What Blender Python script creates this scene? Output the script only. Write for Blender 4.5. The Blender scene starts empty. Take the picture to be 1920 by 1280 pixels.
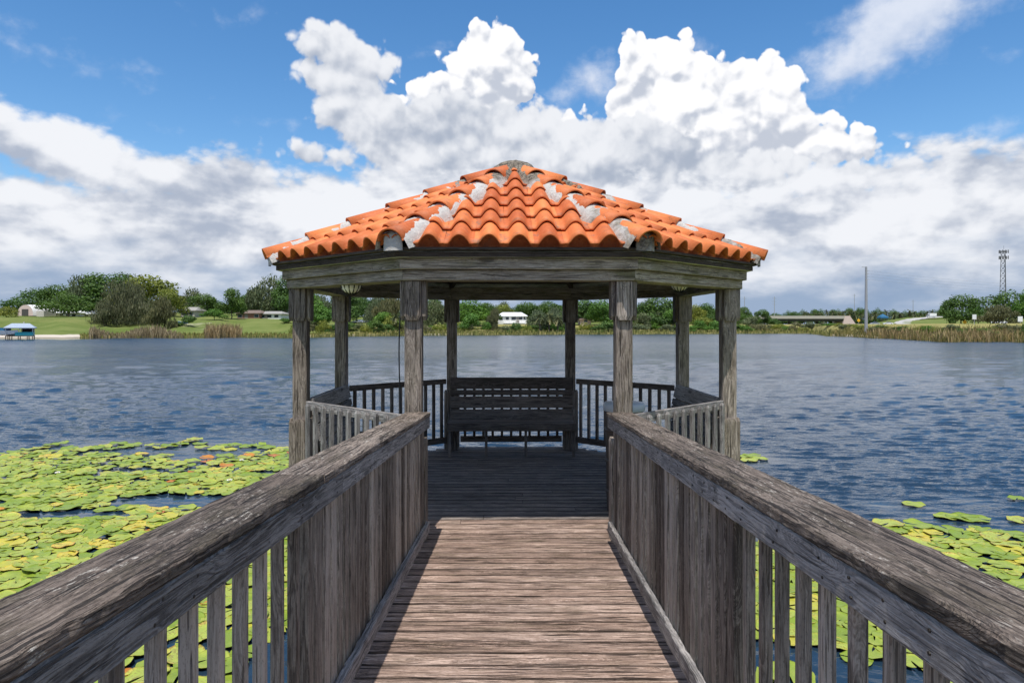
import bpy, bmesh, math, random
import numpy as np
from mathutils import Vector, Matrix
R = math.radians
random.seed(7)
SC = bpy.context.scene
COL = SC.collection

# ---------------------------------------------------------------- camera, sun, sky, exposure
DECK = 0.70                       # gazebo floor above the water
EYE = DECK + 1.82
FPX = 1320.0                      # focal length in photograph pixels (1920 wide)
HOR = 610.0                       # horizon row
cam = bpy.data.cameras.new('camera')
cam.sensor_width = 36.0
cam.lens = 36.0 * FPX / 1920.0
cam.shift_y = (HOR - 640.0) / 1920.0
cam.clip_start = 0.05
cam.clip_end = 20000
camo = bpy.data.objects.new('camera', cam)
COL.objects.link(camo)
camo.location = (0, 0, EYE)
camo.rotation_euler = (R(90), 0, 0)
SC.camera = camo

SUNV = Vector((-0.05, -0.40, 1.0)).normalized()      # towards the sun
sl = bpy.data.lights.new('sun', 'SUN')
sl.energy = 3.7
sl.angle = R(0.53)
sl.color = (1.0, 0.955, 0.89)
so = bpy.data.objects.new('sun', sl)
COL.objects.link(so)
so.rotation_euler = SUNV.to_track_quat('Z', 'Y').to_euler()
SC.view_settings.view_transform = 'Standard'
SC.view_settings.look = 'None'
SC.view_settings.exposure = 0.35
SC.view_settings.gamma = 1.0


class E:
    """a shader value with arithmetic"""
    def __init__(s, nt, sock): s.nt, s.s = nt, sock
    def m(s, op, b=None, c=None, clamp=False):
        n = s.nt.nodes.new('ShaderNodeMath'); n.operation = op; n.use_clamp = clamp
        for i, v in enumerate((s, b, c)):
            if v is None: continue
            if isinstance(v, E): s.nt.links.new(v.s, n.inputs[i])
            else: n.inputs[i].default_value = float(v)
        return E(s.nt, n.outputs[0])
    def __add__(s, o): return s.m('ADD', o)
    __radd__ = __add__
    def __sub__(s, o): return s.m('SUBTRACT', o)
    def __rsub__(s, o): return (s * -1.0) + o
    def __mul__(s, o): return s.m('MULTIPLY', o)
    __rmul__ = __mul__
    def __truediv__(s, o): return s.m('DIVIDE', o)
    def max(s, o): return s.m('MAXIMUM', o)
    def min(s, o): return s.m('MINIMUM', o)
    def smax(s, o, k): return s.m('SMOOTH_MAX', o, k)
    def clamp(s): return s.m('ADD', 0.0, clamp=True)
    def pow(s, o): return s.m('POWER', o)
    def sstep(s, a, b, lo=0.0, hi=1.0):
        n = s.nt.nodes.new('ShaderNodeMapRange'); n.interpolation_type = 'SMOOTHSTEP'
        s.nt.links.new(s.s, n.inputs[0])
        for i, v in zip((1, 2, 3, 4), (a, b, lo, hi)): n.inputs[i].default_value = v
        return E(s.nt, n.outputs[0])
    def lin(s, a, b, lo=0.0, hi=1.0):
        n = s.nt.nodes.new('ShaderNodeMapRange'); s.nt.links.new(s.s, n.inputs[0])
        for i, v in zip((1, 2, 3, 4), (a, b, lo, hi)): n.inputs[i].default_value = v
        return E(s.nt, n.outputs[0])


def vec(nt, x, y, z=0.0):
    n = nt.nodes.new('ShaderNodeCombineXYZ')
    for i, v in enumerate((x, y, z)):
        if isinstance(v, E): nt.links.new(v.s, n.inputs[i])
        else: n.inputs[i].default_value = float(v)
    return n.outputs[0]


def sep(nt, sock):
    n = nt.nodes.new('ShaderNodeSeparateXYZ'); nt.links.new(sock, n.inputs[0])
    return [E(nt, o) for o in n.outputs]


def noise(nt, v, scale=1.0, detail=3, rough=0.5, dist=0.0, lac=2.0, color=False, dim='3D'):
    n = nt.nodes.new('ShaderNodeTexNoise'); n.noise_dimensions = dim
    n.inputs['Scale'].default_value = scale; n.inputs['Detail'].default_value = detail
    n.inputs['Roughness'].default_value = rough; n.inputs['Distortion'].default_value = dist
    n.inputs['Lacunarity'].default_value = lac
    nt.links.new(v, n.inputs['Vector'])
    return n.outputs[1] if color else E(nt, n.outputs[0])


def voro(nt, v, scale=1.0, feature='F1', smooth=0.5, detail=0.0, randomness=1.0, dim='3D'):
    n = nt.nodes.new('ShaderNodeTexVoronoi'); n.voronoi_dimensions = dim; n.feature = feature
    n.inputs['Scale'].default_value = scale
    n.inputs['Randomness'].default_value = randomness
    if 'Detail' in n.inputs: n.inputs['Detail'].default_value = detail
    if feature == 'SMOOTH_F1': n.inputs['Smoothness'].default_value = smooth
    nt.links.new(v, n.inputs['Vector'])
    return E(nt, n.outputs['Distance'])


def col(nt, c):
    n = nt.nodes.new('ShaderNodeRGB'); n.outputs[0].default_value = (*c[:3], 1); return n.outputs[0]


def mix(nt, f, a, b, mode='MIX'):
    n = nt.nodes.new('ShaderNodeMix'); n.data_type = 'RGBA'; n.blend_type = mode
    if isinstance(f, E): nt.links.new(f.s, n.inputs[0])
    else: n.inputs[0].default_value = f
    for i, v in ((6, a), (7, b)):
        if isinstance(v, (tuple, list)): n.inputs[i].default_value = (*v[:3], 1)
        else: nt.links.new(v, n.inputs[i])
    return n.outputs[2]


# ---- world: Nishita sky with procedural cloud layers laid out by direction
world = bpy.data.worlds.new('World'); SC.world = world; world.use_nodes = True
wt = world.node_tree; wt.nodes.clear()
sky = wt.nodes.new('ShaderNodeTexSky'); sky.sky_type = 'NISHITA'; sky.sun_disc = False
sky.sun_elevation = math.asin(SUNV.z)
sky.sun_rotation = math.atan2(SUNV.x, SUNV.y)
sky.altitude = 0; sky.air_density = 1.0; sky.dust_density = 0.3; sky.ozone_density = 2.5
SKYS = 0.125
tc = wt.nodes.new('ShaderNodeTexCoord')
dx, dy, dz = sep(wt, tc.outputs['Generated'])
# azimuth / elevation in "photo hundred-pixels" near the view axis
az = dx.m('ARCTAN2', dy)
el = dz.m('ARCSINE')
U = az * 13.2
V = el * 13.2


def pu(px, py):
    """photo pixel -> (U, V)"""
    a = math.atan((px - 960) / FPX)
    e = math.atan((HOR - py) / FPX * math.cos(a))
    return a * 13.2, e * 13.2


def blobs(lst, u, v, k=0.25):
    f = None
    for b in lst:
        cx, cy, rx, ry = b[:4]; rot = b[4] if len(b) > 4 else 0
        cu, cv = pu(cx, cy)
        p = vec(wt, u, v, f if f is not None else 0.0)   # z carries nothing: it only orders the evaluation
        mp = wt.nodes.new('ShaderNodeMapping'); mp.vector_type = 'TEXTURE'
        mp.inputs[1].default_value = (cu, cv, 0); mp.inputs[2].default_value = (0, 0, R(rot))
        mp.inputs[3].default_value = (rx / 100.0, ry / 100.0, 1e7)
        wt.links.new(p, mp.inputs[0])
        ln = wt.nodes.new('ShaderNodeVectorMath'); ln.operation = 'LENGTH'
        wt.links.new(mp.outputs[0], ln.inputs[0])
        w = min(rx, ry) / 60.0
        q = E(wt, ln.outputs['Value']).m('MULTIPLY_ADD', -w, w)
        f = q if f is None else f.smax(q, k)
    return f


def field(lst, amp=0.5, sc=1.0, seed=0.0, k=0.25, extra=None, stretch=1.0, billow=0.5, su=0.0, sv=0.0, nr=.58, vd=2.5):
    u = U + su; v = V + sv
    p = vec(wt, u + seed * 23.0, v * stretch)
    f = blobs(lst, u, v, k)
    if extra: f = f.max(extra(u, v)) if f is not None else extra(u, v)
    n = noise(wt, p, 0.9 * sc, 6, nr, 0.0, dim='2D')
    f = f + (n - 0.5) * (2.2 * amp)
    if billow:
        q = vec(wt, u + n * 0.35 + seed * 11.0, v * stretch + n * 0.3)
        vo = voro(wt, q, 1.7 * sc, 'F1', detail=vd, dim='2D')
        f = f + (0.42 - vo) * billow
    return f


def layer(under, lst, ca, cb, soft=0.12, opac=1.0, gain=2.2, d=(-0.05, 0.16), bias=0.5, lowf=None, vgrad=None, **kw):
    f = field(lst, **kw)
    g = field(lst, su=d[0], sv=d[1], **kw)
    a = f.sstep(0.0, soft) * opac
    lit = (f - g) * gain + bias
    if lowf:
        q = noise(wt, vec(wt, U * lowf[1] + lowf[3], V * lowf[2]), 1.0, 4, 0.55, 0.3, dim='2D')
        lit = lit + (q - 0.5) * lowf[0]
    if vgrad: lit = lit + (V - vgrad[1]) * vgrad[0]
    c = mix(wt, lit.sstep(-0.05, 1.05), cb, ca)
    return mix(wt, a, under, c), f


skyc = wt.nodes.new('ShaderNodeVectorMath'); skyc.operation = 'SCALE'; skyc.inputs[3].default_value = SKYS
wt.links.new(sky.outputs[0], skyc.inputs[0])
hs = wt.nodes.new('ShaderNodeHueSaturation'); hs.inputs['Saturation'].default_value = 1.27
wt.links.new(skyc.outputs[0], hs.inputs['Color'])
cur = hs.outputs[0]
WISP = [(1680, 45, 190, 85, 24), (1590, 110, 90, 62, 35), (1545, 145, 55, 22, 40), (1800, 15, 150, 32, 8),
        (130, 112, 170, 20, -12), (40, 92, 90, 18, -20), (30, 48, 100, 18, -8), (200, 122, 80, 16, -8), (250, 134, 28, 8, -10),
        (1850, 240, 170, 15, 6), (1700, 295, 70, 13, 0), (450, 232, 90, 8, 2), (330, 5, 45, 10, -10), (410, 38, 16, 22, 20), (500, 25, 60, 10, 10),
        (790, 100, 70, 14, 8), (1310, 90, 45, 14, -30), (1395, 100, 12, 22, -20), (1110, 150, 62, 55, 30), (1060, 175, 50, 40, 0), (270, 232, 40, 9, -10), (1890, 100, 60, 10, 0)]
WHITE = [(922, 115, 79, 77), (955, 150, 65, 58), (870, 150, 77, 58), (800, 178, 77, 38), (905, 170, 113, 52), (760, 190, 40, 25),
         (1208, 118, 67, 65), (1190, 160, 50, 65), (1262, 130, 77, 65), (1290, 200, 150, 89), (1440, 155, 65, 55), (1400, 180, 89, 65),
         (1360, 240, 199, 95), (1470, 220, 58, 52), (1535, 268, 95, 43), (1592, 282, 50, 38), (1480, 280, 174, 46), (1230, 230, 113, 77), (1060, 235, 77, 30)]
GREY = [(590, 82, 48, 43), (575, 125, 40, 40), (640, 100, 63, 55), (690, 120, 63, 48), (640, 150, 86, 51), (630, 195, 69, 57),
        (700, 225, 109, 74), (830, 235, 138, 63), (960, 250, 126, 69), (900, 300, 252, 86), (1130, 290, 229, 80),
        (600, 285, 95, 30), (1350, 330, 287, 51), (1600, 330, 206, 34)]


def deck_edge(u, v):
    # continuous bank of cloud below about 14 degrees, all the way round
    n = noise(wt, vec(wt, u, 3.3), 0.33, 2, 0.5, dim='2D')
    return ((2.92 + (n - 0.5) * 1.7) - v) * 0.8


def back_only(u, v):
    # scattered cumulus behind and beside the camera, nothing extra in front
    n = noise(wt, vec(wt, dx * 5.0, dy * 5.0, dz * 7.0), 0.8, 2, 0.5)
    side = dy.sstep(0.72, 0.45)
    return (n - 0.50) * 6.0 * side - (1.0 - side) * 3.0


cur, _ = layer(cur, WISP, (0.66, 0.69, 0.76), (0.48, 0.54, 0.66), soft=1.1, opac=0.85, gain=0.9, bias=.6, amp=0.60, sc=1.5, seed=1.7, stretch=1.3, billow=0.10)
cur, _ = layer(cur, WHITE, (0.80, 0.80, 0.815), (0.44, 0.475, 0.55), soft=0.09, gain=2.1, bias=0.66, lowf=(2.0, .8, 1.1, 31.0), vgrad=(.05, 3.8), amp=0.15, sc=1.25, seed=5.1, billow=0.56, nr=.50, vd=1.6, d=(-0.05, 0.14))
cur, _ = layer(cur, GREY, (0.68, 0.695, 0.73), (0.33, 0.375, 0.46), soft=0.22, gain=1.0, bias=0.55, lowf=(2.0, .50, .6, 12.0), vgrad=(.12, 3.2), amp=0.30, sc=1.35, seed=9.4, billow=0.42, nr=.53, vd=1.8, d=(-0.06, 0.2), extra=back_only)
cur, bf = layer(cur, [(900, 480, 900, 170), (20, 240, 120, 60, -25), (130, 290, 190, 70, -20), (330, 340, 240, 60, -8), (620, 300, 90, 30)], (0.70, 0.715, 0.75), (0.34, 0.385, 0.475), soft=0.4, gain=1.0, bias=0.58, lowf=(2.6, .45, .9, 3.0), amp=0.50, sc=0.95, seed=2.2, stretch=1.6, billow=0.34, d=(-0.08, 0.26), extra=deck_edge)
# slate rain-cloud base low over the horizon
hz = V.lin(-0.15, 1.9)
nn = noise(wt, vec(wt, U * .7 + 80.0, V * 2.0), 0.9, 5, 0.55, dim='2D')
base = (1.0 - (hz + (nn - 0.5) * 0.9)).sstep(0.2, 0.8) * 0.9
cur = mix(wt, base, cur, (0.21, 0.295, 0.435))
bg = wt.nodes.new('ShaderNodeBackground'); bg.inputs[1].default_value = 1.0
wt.links.new(cur, bg.inputs[0])
wo = wt.nodes.new('ShaderNodeOutputWorld'); wt.links.new(bg.outputs[0], wo.inputs[0])
world.cycles.sampling_method = 'MANUAL'; world.cycles.sample_map_resolution = 512

# ---------------------------------------------------------------- materials
def new_mat(name):
    m = bpy.data.materials.new(name); m.use_nodes = True
    nt = m.node_tree; nt.nodes.clear()
    o = nt.nodes.new('ShaderNodeOutputMaterial')
    p = nt.nodes.new('ShaderNodeBsdfPrincipled')
    nt.links.new(p.outputs[0], o.inputs[0])
    return m, nt, p


def setin(nt, p, name, v):
    if isinstance(v, E): nt.links.new(v.s, p.inputs[name])
    elif isinstance(v, (int, float)): p.inputs[name].default_value = v
    elif isinstance(v, (tuple, list)): p.inputs[name].default_value = (*v[:3], 1)
    else: nt.links.new(v, p.inputs[name])


def bump(nt, p, h, dist, strength=1.0, key='Normal'):
    b = nt.nodes.new('ShaderNodeBump'); b.inputs['Distance'].default_value = dist
    b.inputs['Strength'].default_value = strength
    nt.links.new(h.s, b.inputs['Height']); nt.links.new(b.outputs[0], p.inputs[key])
    return b


def attr(nt, name):
    a = nt.nodes.new('ShaderNodeAttribute'); a.attribute_name = name
    return a


def wood(name, dark, mid, light, stain=None, stain_amt=0.0, stain_sc=2.0, bumpd=0.004, crack=0.6, speck=0.0, speck_col=(.5, .5, .46), tonevar=0.5, fx=7.0, cracks=.385, pits=.5, edge=0.0):
    """weathered board: 'gr' holds metres along / across the grain plus a seed, 'tone' one value per board"""
    m, nt, p = new_mat(name)
    g = attr(nt, 'gr').outputs['Vector']; t = E(nt, attr(nt, 'tone').outputs['Fac'])
    x, y, z = sep(nt, g)
    wob = noise(nt, vec(nt, x * 1.3, y * 5.0, z * 5.0), 1.0, 2, 0.5)
    kn = voro(nt, vec(nt, x * 1.7 + t * 9.0, y * 8.0, z * 8.0), 1.0)
    wob = wob + kn.sstep(.5, .05) * 1.1
    # growth rings: long wavy bands
    rings = noise(nt, vec(nt, x * 0.9 + t * 31.0, y * 26.0 + wob * 3.0, z * 26.0 + wob * 3.0), 1.0, 3, 0.6)
    rings2 = (rings * 38.0).m('SINE') * 0.5 + 0.5
    fine = noise(nt, vec(nt, x * fx, y * 230.0, z * 230.0), 1.0, 3, 0.7)
    pit = noise(nt, vec(nt, x * 55.0, y * 210.0, z * 210.0), 1.0, 3, 0.75)
    fib = noise(nt, vec(nt, x * 22.0, y * 420.0, z * 420.0), 1.0, 2, 0.6)
    blot = noise(nt, vec(nt, x * 2.2, y * 4.0, z * 4.0), 1.0, 4, 0.6)
    crk = noise(nt, vec(nt, x * 2.4, y * 85.0, z * 85.0), 1.0, 2, 0.5, 0.4)
    crkm = crk.sstep(cracks, cracks - .03)
    crk2 = noise(nt, vec(nt, x * 5.5 + 9.0, y * 150.0, z * 150.0), 1.0, 1, 0.5, 0.3).sstep(cracks - .02, cracks - .05)
    crkm = crkm.max(crk2 * .8)
    knot = kn.sstep(0.17, 0.09)
    v = fine * 0.42 + rings2 * 0.16 + rings * 0.3 + blot * 0.35 + (t - 0.5) * tonevar * 0.35 - 0.12
    f1 = v.sstep(0.26, 0.48); f2 = v.sstep(0.46, 0.72)
    c = mix(nt, f1, dark, mid); c = mix(nt, f2, c, light)
    hue = noise(nt, vec(nt, x * 0.7 + t * 50.0, y * 2.0, z * 2.0), 1.0, 2, 0.5)
    c = mix(nt, (hue - 0.5) * 0.5 + 0.25, c, mix(nt, 1.0, c, (1.12, 0.95, 0.80), 'MULTIPLY'))
    if stain:
        s = noise(nt, vec(nt, x * 1.6 * stain_sc, y * 6.0 * stain_sc, z * 6.0 * stain_sc), 1.0, 5, 0.65)
        c = mix(nt, s.sstep(0.48, 0.66) * stain_amt, c, stain)
    if speck:
        s = noise(nt, vec(nt, x * 26.0, y * 90.0, z * 90.0), 1.0, 4, 0.7)
        s2 = noise(nt, vec(nt, x * 3.0, y * 14.0, z * 14.0), 1.0, 2, 0.5)
        c = mix(nt, s.sstep(0.55, 0.66) * s2.sstep(0.45, 0.65) * speck, c, speck_col)
    c = mix(nt, pit.sstep(.47, .36) * pits, c, mix(nt, 1.0, c, (.38, .36, .36), 'MULTIPLY'))
    c = mix(nt, pit.sstep(.58, .68) * pits * .5, c, light)
    c = mix(nt, crkm * crack, c, tuple(k * 0.25 for k in dark))
    c = mix(nt, knot * 0.7, c, tuple(k * 0.5 for k in dark))
    if edge:   # colour darkened along the two long edges of each board, marking the seams
        ea = E(nt, attr(nt, 'across').outputs['Fac']).m('ABSOLUTE') + (blot - .5) * .12
        c = mix(nt, ea.sstep(.84, .97) * edge, c, tuple(k * .3 for k in dark))
    setin(nt, p, 'Base Color', c)
    setin(nt, p, 'Roughness', 0.82)
    setin(nt, p, 'Specular IOR Level', 0.25)
    h = pit * 0.45 + fine * 0.5 + fib * 0.25 + rings2 * 0.25 - crkm * 1.1 - knot * 0.3
    bump(nt, p, h, bumpd, 0.9)
    return m


def plain(name, c, rough=0.6, metal=0.0, var=0.15, sc=3.0, emis=None):
    m, nt, p = new_mat(name)
    tcn = nt.nodes.new('ShaderNodeTexCoord')
    n = noise(nt, tcn.outputs['Object'], sc, 4, 0.6)
    cc = mix(nt, n, tuple(k * (1 - var) for k in c), tuple(min(1, k * (1 + var)) for k in c))
    setin(nt, p, 'Base Color', cc); setin(nt, p, 'Roughness', rough); setin(nt, p, 'Metallic', metal)
    return m


M = {}
M['rail'] = wood('weathered_rail', (.080, .078, .079), (.22, .217, .218), (.43, .42, .415), bumpd=.005, tonevar=.6)
M['cap'] = wood('weathered_cap', (.045, .037, .031), (.145, .119, .100), (.34, .29, .245), stain=(.075, .062, .04), stain_amt=.6, bumpd=.007, crack=.85, cracks=.40, pits=.8, speck=.95, speck_col=(.50, .46, .40))
M['baluster'] = wood('weathered_baluster', (.095, .077, .064), (.26, .225, .19), (.48, .425, .37), bumpd=.003, tonevar=1.4)
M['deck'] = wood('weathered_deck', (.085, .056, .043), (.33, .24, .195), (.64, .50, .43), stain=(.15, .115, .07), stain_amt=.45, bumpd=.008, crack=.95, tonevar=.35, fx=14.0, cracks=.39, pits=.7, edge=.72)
M['floor'] = wood('shaded_floor_boards', (.070, .062, .058), (.21, .185, .17), (.38, .34, .31), bumpd=.006, crack=.9, tonevar=.4, fx=12.0, cracks=.40, pits=.7, edge=.9)  # darker than the deck wood: the roof's shade is put into the colour
M['beam'] = wood('weathered_beam', (.10, .083, .064), (.31, .275, .225), (.52, .475, .40), stain=(.16, .15, .06), stain_amt=.7, stain_sc=1.0, bumpd=.004)
M['trim'] = wood('green_grey_trim', (.24, .25, .22), (.46, .475, .425), (.62, .63, .58), stain=(.10, .12, .06), stain_amt=.6, stain_sc=1.2, bumpd=.003)
M['post'] = wood('weathered_post', (.085, .068, .056), (.25, .22, .19), (.50, .45, .405), stain=(.10, .085, .045), stain_amt=.4, bumpd=.005, crack=.8)
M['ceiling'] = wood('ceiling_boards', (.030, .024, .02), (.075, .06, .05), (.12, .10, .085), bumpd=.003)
M['pile'] = wood('pile_wood', (.03, .025, .02), (.09, .075, .06), (.16, .14, .11), bumpd=.004)
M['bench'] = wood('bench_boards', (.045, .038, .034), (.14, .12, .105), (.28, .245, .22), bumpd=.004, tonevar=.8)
M['black'] = plain('black_cable', (.012, .012, .012), .5)
M['iron'] = plain('dark_metal', (.03, .03, .03), .5, .6)
M['ivory'] = plain('ivory_glass', (.85, .82, .72), .3, var=.05)
M['nail'] = plain('nail_steel', (.05, .045, .04), .6, .7)


# ---------------------------------------------------------------- helpers
def tag(o, label=None, cat=None, group=None, kind=None):
    if label: o['label'] = label
    if cat: o['category'] = cat
    if group: o['group'] = group
    if kind: o['kind'] = kind
    return o


def empty(name, loc=(0, 0, 0), rz=0.0, label=None, cat=None, group=None, parent=None):
    o = bpy.data.objects.new(name, None); COL.objects.link(o)
    o.location = loc; o.rotation_euler = (0, 0, rz); o.empty_display_size = 0.2
    if parent: o.parent = parent
    return tag(o, label, cat, group)


def link(name, me, mat=None, parent=None, loc=None):
    o = bpy.data.objects.new(name, me); COL.objects.link(o)
    if mat is not None:
        for mm in (mat if isinstance(mat, (list, tuple)) else [mat]): me.materials.append(mm)
    if parent: o.parent = parent
    if loc: o.location = loc
    return o


def copy_tree(o, parent=None):
    c = o.copy(); COL.objects.link(c); c.parent = parent
    for ch in [k for k in o.children]: copy_tree(ch, c)
    return c


class WB:
    """wood builder: boards gathered into one bmesh with grain attributes"""
    def __init__(s):
        s.bm = bmesh.new()
        s.gr = s.bm.verts.layers.float_vector.new('gr')
        s.tn = s.bm.verts.layers.float.new('tone')
        s.ac = s.bm.verts.layers.float.new('across')

    def board(s, a, b, w, t, up=(0, 0, 1), bev=0.004, rough=0.0, seg=0, top_round=0.0, tone=None, n_across=1, ends=True, taper=None):
        """board from a to b (metres); w = width along 'side', t = thickness along 'up'"""
        a = Vector(a); b = Vector(b); L = (b - a).length
        xa = (b - a).normalized(); upv = Vector(up)
        side = upv.cross(xa).normalized(); upv = xa.cross(side).normalized()
        tone = random.random() if tone is None else tone
        seed = Vector((random.uniform(0, 60), random.uniform(0, 9), random.uniform(0, 9)))
        bev = min(bev, w * .3, t * .3)
        # rounded-rectangle section, n_across extra columns on the wide faces
        hw, ht = w / 2, t / 2
        def edge(p, q, n): return [(p[0] + (q[0] - p[0]) * i / n, p[1] + (q[1] - p[1]) * i / n) for i in range(n)]
        sec = []
        sec += edge((-hw + bev, ht), (hw - bev, ht), n_across) + [(hw - bev, ht)]
        sec += [(hw, ht - bev), (hw, -ht + bev)]
        sec += edge((hw - bev, -ht), (-hw + bev, -ht), n_across) + [(-hw + bev, -ht)]
        sec += [(-hw, -ht + bev), (-hw, ht - bev)]
        n = max(1, seg)
        rings = []
        xs = [i / n for i in range(n + 1)]
        prof = [(x * L, 1.0) for x in xs]
        if taper:   # chamfered end: list of (distance from the b end, scale)
            prof = [q for q in prof if q[0] < L - taper[0] + 1e-6 or q[0] == 0] 
            prof += [(L - taper[0], 1.0), (L, taper[1])]
        bow = random.uniform(-1, 1) * rough * 1.5
        for k, (x, sc_) in enumerate(prof):
            ring = []
            e_off = random.gauss(0, 1) * rough
            for (p, q) in sec:
                jx = random.gauss(0, 1) * rough * .5; jy = random.gauss(0, 1) * rough * .5
                pp = p * sc_ + (e_off * .6 + jx if abs(p) > hw - bev - 1e-6 else jx * .3)
                qq = q * sc_ + jy * .6
                v = s.bm.verts.new(a + xa * x + side * (pp + bow * math.sin(math.pi * x / L)) + upv * qq)
                v[s.gr] = seed + Vector((x, p, q)); v[s.tn] = tone; v[s.ac] = p / hw
                ring.append(v)
            rings.append(ring)
        m = len(sec)
        for r0, r1 in zip(rings, rings[1:]):
            for i in range(m):
                j = (i + 1) % m
                try: s.bm.faces.new((r0[i], r0[j], r1[j], r1[i]))
                except ValueError: pass
        try:
            s.bm.faces.new(rings[0]); s.bm.faces.new(list(reversed(rings[-1])))
        except ValueError: pass
        return s

    def box(s, x0, x1, y0, y1, z0, z1, **k):
        """axis-aligned box with the grain along its longest side"""
        d = (x1 - x0, y1 - y0, z1 - z0); c = ((x0 + x1) / 2, (y0 + y1) / 2, (z0 + z1) / 2)
        i = max(range(3), key=lambda q: d[q])
        if i == 0: return s.board((x0, c[1], c[2]), (x1, c[1], c[2]), d[1], d[2], up=(0, 0, 1), **k)
        if i == 1: return s.board((c[0], y0, c[2]), (c[0], y1, c[2]), d[0], d[2], up=(0, 0, 1), **k)
        return s.board((c[0], c[1], z0), (c[0], c[1], z1), d[1], d[0], up=(1, 0, 0), **k)

    def build(s, name, mat, parent=None, shear=0.0):
        if shear:
            for v in s.bm.verts: v.co.z -= shear * v.co.y
        bmesh.ops.recalc_face_normals(s.bm, faces=s.bm.faces)
        me = bpy.data.meshes.new(name); s.bm.to_mesh(me); s.bm.free()
        return link(name, me, M[mat] if isinstance(mat, str) else mat, parent)


def pyd(name, verts, faces, mat=None, parent=None, attrs=None, smooth=False, loc=None):
    me = bpy.data.meshes.new(name); me.from_pydata([tuple(v) for v in verts], [], [tuple(f) for f in faces]); me.update()
    if attrs:
        for an, (ty, dom, data) in attrs.items():
            at = me.attributes.new(an, ty, dom)
            at.data.foreach_set('vector' if ty == 'FLOAT_VECTOR' else 'value', np.asarray(data, dtype=np.float32).ravel())
    if smooth: me.polygons.foreach_set('use_smooth', [True] * len(me.polygons))
    return link(name, me, mat, parent, loc)


class GB:
    """plain geometry builder"""
    def __init__(s): s.v = []; s.f = []
    def box(s, x0, x1, y0, y1, z0, z1):
        n = len(s.v)
        s.v += [(x, y, z) for z in (z0, z1) for y in (y0, y1) for x in (x0, x1)]
        s.f += [tuple(n + i for i in q) for q in ((0, 2, 3, 1), (4, 5, 7, 6), (0, 1, 5, 4), (2, 6, 7, 3), (0, 4, 6, 2), (1, 3, 7, 5))]
        return s
    def tube(s, pts, r, n=8, r2=None, cap=True):
        base = len(s.v); pts = [Vector(p) for p in pts]; k = len(pts)
        for i, p in enumerate(pts):
            d = (pts[min(i + 1, k - 1)] - pts[max(i - 1, 0)]).normalized()
            a = d.orthogonal().normalized() if i == 0 else (a - d * a.dot(d)).normalized()
            b = d.cross(a)
            rr = r if r2 is None else r + (r2 - r) * i / (k - 1)
            for j in range(n):
                t = 2 * math.pi * j / n
                s.v.append(tuple(p + (a * math.cos(t) + b * math.sin(t)) * rr))
        for i in range(k - 1):
            for j in range(n):
                j2 = (j + 1) % n
                s.f.append((base + i * n + j, base + i * n + j2, base + (i + 1) * n + j2, base + (i + 1) * n + j))
        if cap:
            s.f.append(tuple(base + j for j in reversed(range(n)))); s.f.append(tuple(base + (k - 1) * n + j for j in range(n)))
        return s
    def lathe(s, prof, n=16, c=(0, 0, 0)):
        base = len(s.v)
        for (r, z) in prof:
            for j in range(n):
                t = 2 * math.pi * j / n
                s.v.append((c[0] + r * math.cos(t), c[1] + r * math.sin(t), c[2] + z))
        for i in range(len(prof) - 1):
            for j in range(n):
                j2 = (j + 1) % n
                s.f.append((base + i * n + j, base + i * n + j2, base + (i + 1) * n + j2, base + (i + 1) * n + j))
        return s
    def build(s, name, mat, parent=None, smooth=False, loc=None):
        return pyd(name, s.v, s.f, M[mat] if isinstance(mat, str) else mat, parent, smooth=smooth, loc=loc)

# ================================================================ GAZEBO
GY, GX, GROT = 8.21, 0.022, R(0.9)       # centre, and a slight turn of the whole jetty
S8 = 1.83; AP = S8 * 1.2071                # side and apothem through the post centres
gaz = empty('gazebo', (GX, GY, DECK), GROT, 'octagonal wooden gazebo with orange barrel tile roof over the lake', 'gazebo')


def oc(ap, k):
    """corner k of an octagon with the given apothem; corner 0 = front right, counter-clockwise"""
    r = ap / math.cos(R(22.5)); t = R(-90 + 22.5 + 45 * k)
    return Vector((r * math.cos(t), r * math.sin(t), 0))


PC = [oc(AP, k) for k in range(8)]           # 0 front right,1 side-front right,2 side-back right,3 back right,4 back left,5,6,7 front left
PC[0].x -= .025; PC[7].x += .025; PC[3].x -= .04; PC[4].x += .04
# --- floor
wb = WB(); y = -AP - .12
while y < AP + .12:
    if -AP + .47 < y < -AP + .47 + .1475: wb.build('sunlit_floor_boards', 'deck', gaz); wb = WB()  # boards before the roof's shadow line get the lighter, sunlit deck colour
    yc = y + .07
    hw = min(AP + .12, (AP + .12) * 1.4142 - abs(yc) - .02)
    if hw > 0.1:
        x0 = -hw
        for cut in ([random.uniform(-.6, .6)] if hw > 1.5 and y > -AP + .4 and random.random() < .4 else []) + [None]:
            x1 = hw if cut is None else cut
            wb.board((x0 + .002, yc, -.019), (x1 - .002, yc, -.019), .140, .036, seg=10, rough=.0012, bev=.004)
            x0 = x1
    y += .1475
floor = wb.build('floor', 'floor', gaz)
wb = WB()
for k in range(8):
    a, b = oc(AP + .10, k), oc(AP + .10, (k + 1) % 8)
    wb.board(a + Vector((0, 0, -.16)), b + Vector((0, 0, -.16)), .04, .22, seg=4, rough=.001)
for xx in (-1.6, -.8, 0, .8, 1.6): wb.box(xx - .02, xx + .02, -2.0, 2.0, -.26, -.045)
wb.build('floor_frame', 'pile', gaz)
for k in range(8):
    g = WB(); p = PC[k]; g.box(p.x - .1, p.x + .1, p.y - .1, p.y + .1, -2.6, -.045, rough=.002, seg=4); g.build('pile', 'pile', gaz)

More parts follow.
